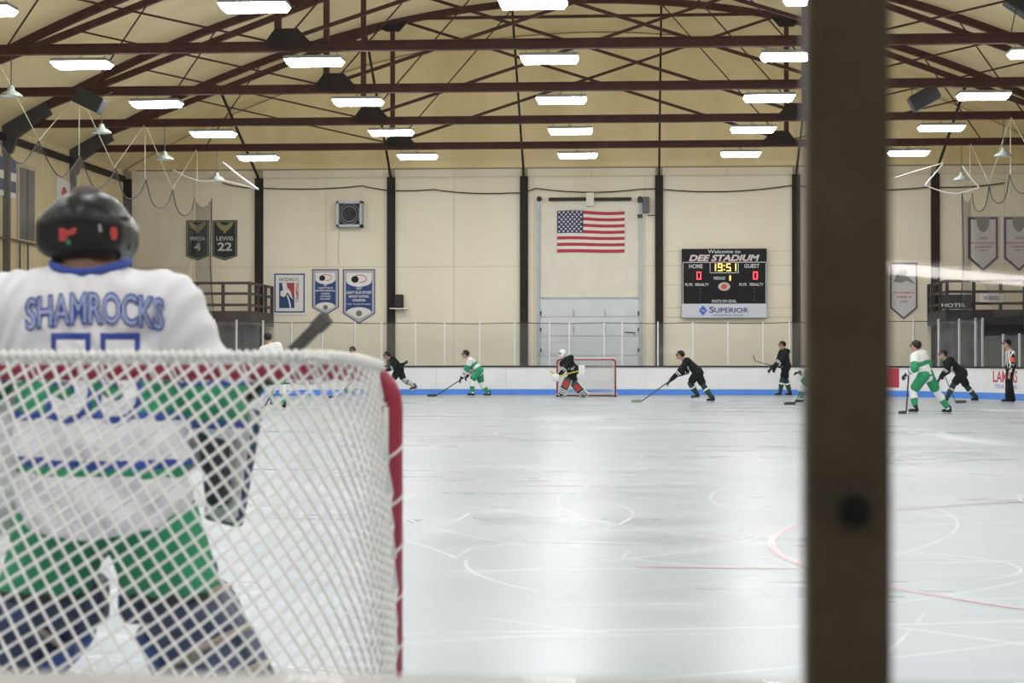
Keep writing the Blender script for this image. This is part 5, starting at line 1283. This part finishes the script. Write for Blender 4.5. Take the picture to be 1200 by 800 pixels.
decal('colour_patch', [(77, 281), (82, 280), (84, 286), (78, 287)], mat('patch_green', (.02, .25, .12), .4)); decal('colour_patch', [(115, 263), (118, 262), (120, 271), (116, 272)], mat('patch_grey', (.35, .35, .35), .4))  # smaller green and grey patches on the same shell
for cx_ in (87, 122): decal('vent_hole', [(cx_+4*math.cos(q), 240+4*math.sin(q)) for q in np.linspace(0, 6.28, 10)[:-1]], black)
MB().tube([on_helm(q, 254+((q-103)/53)**2*3, -.128+.12*((q-103)/53)**2) for q in range(54, 154, 6)], .008, 6).build('shell_rim', rubber, helm, True)
for sx, px in ((-1, 52), (1, 154)): MB().tube([g(px, 277, .02), g(px-sx*3, 277, .02)], .045, 16).build('ear_guard', hm_, helm, True)
# gloves
bd = (g(258, 612, .2)-g(281, 478, .2)).normalized(); bs = V(.9, -.43, 0); bs = (bs-bd*bs.dot(bd)).normalized(); bn = bd.cross(bs); BA = [tuple(bs), tuple(bn), tuple(bd)]; bc = g(273, 545, .22)
def paint_bl(c):
    rel = c-np.array(bc); return ((np.abs(rel@np.array(bs)) > .065) | (np.abs(rel@np.array(bd)) > .175)).astype(int)
figure('blocker', [rbox(bc, .075, .022, .19, .02, BA)], [helm_w, padn], gk, .009, .01, paint=paint_bl)
figure('blocker_glove', hand_prims(haR, (haR-elR)+V(0, 0, -.1), X1, 1.4)+[cap(g(248, 488, .15), g(256, 580, .17), .052, .042)], [mat('glove_dark', (.02, .028, .04), .6)], gk, .01, .02)
figure('catching_glove', [cap(g(14, 486, .08), g(6, 590, .12), .085, .095, ((0, 1, 0), .8)), ell(g(-10, 560, .18), .12, .08, .2)], [mat('glove_white', (.78, .78, .77), .5, 0, .04, 6)], gk, .012, .04)
a_, m_, b_ = g(384, 371, .12), g(270, 484, .25), g(-70, 830, .42)
t = thing('hockey_stick', (b_.x, b_.y, 0), 'goalie stick with dark shaft raised above the near goal bar', 'stick')
shaftm = mat('shaft_grey', (.075, .068, .06), .5, 0, .3, 10)
MB().bar(a_, m_, .03, .036).build('shaft', shaftm, t, bevel=.006); MB().bar(m_, b_, .026, .085).build('paddle', mat('paddle_grey', (.4, .4, .4), .5), t, bevel=.008)
MB().bar(a_, a_.lerp(m_, .12), .036, .043).build('butt_knob', mat('grip_tape', (0, 0, 0)), t, bevel=.006); MB().bar(a_.lerp(m_, .62), a_.lerp(m_, .8), .033, .039).build('tape_band', black, t)
b2 = V(b_.x-.02, b_.y, .055); MB().bar(b2, b2+V(-.38, .08, 0), .022, .1).build('blade', mat('paddle_grey', (0, 0, 0)), t, bevel=.006)

# ------------------------------------------------------------ unseen tube added behind the camera to mirror a streak in the near glass
a_, b_ = P(1000, 311, 12.0), P(1290, 337, 16.2); mir = lambda p: V(p.x, 2*1.485-p.y, p.z)
a_, b_ = mir(a_), mir(b_); z_ = (a_.z+b_.z)/2; a_.z = b_.z = z_
t = thing('streak_tube', ((a_.x+b_.x)/2, (a_.y+b_.y)/2, z_), 'added unseen tube whose white reflection crosses the glass right of the post', 'light')
MB().tube([a_, b_], .038, 10).build('tube', mat('soft_tube', (.9, .9, .9), .5, emit=(1, .95, .92), estr=17), t, True); n_ = (b_-a_).normalized()
MB().bar(a_+V(0, 0, .085), b_+V(0, 0, .085), .16, .06).build('housing', mat('lamp_housing', (0, 0, 0)), t)
for u in (.15, .85): p = a_.lerp(b_, u); MB().tube([p+V(0, 0, .11), V(p.x, p.y, arch(p.x)-.02)], .008, 5).build('hanger', greysteel, t)
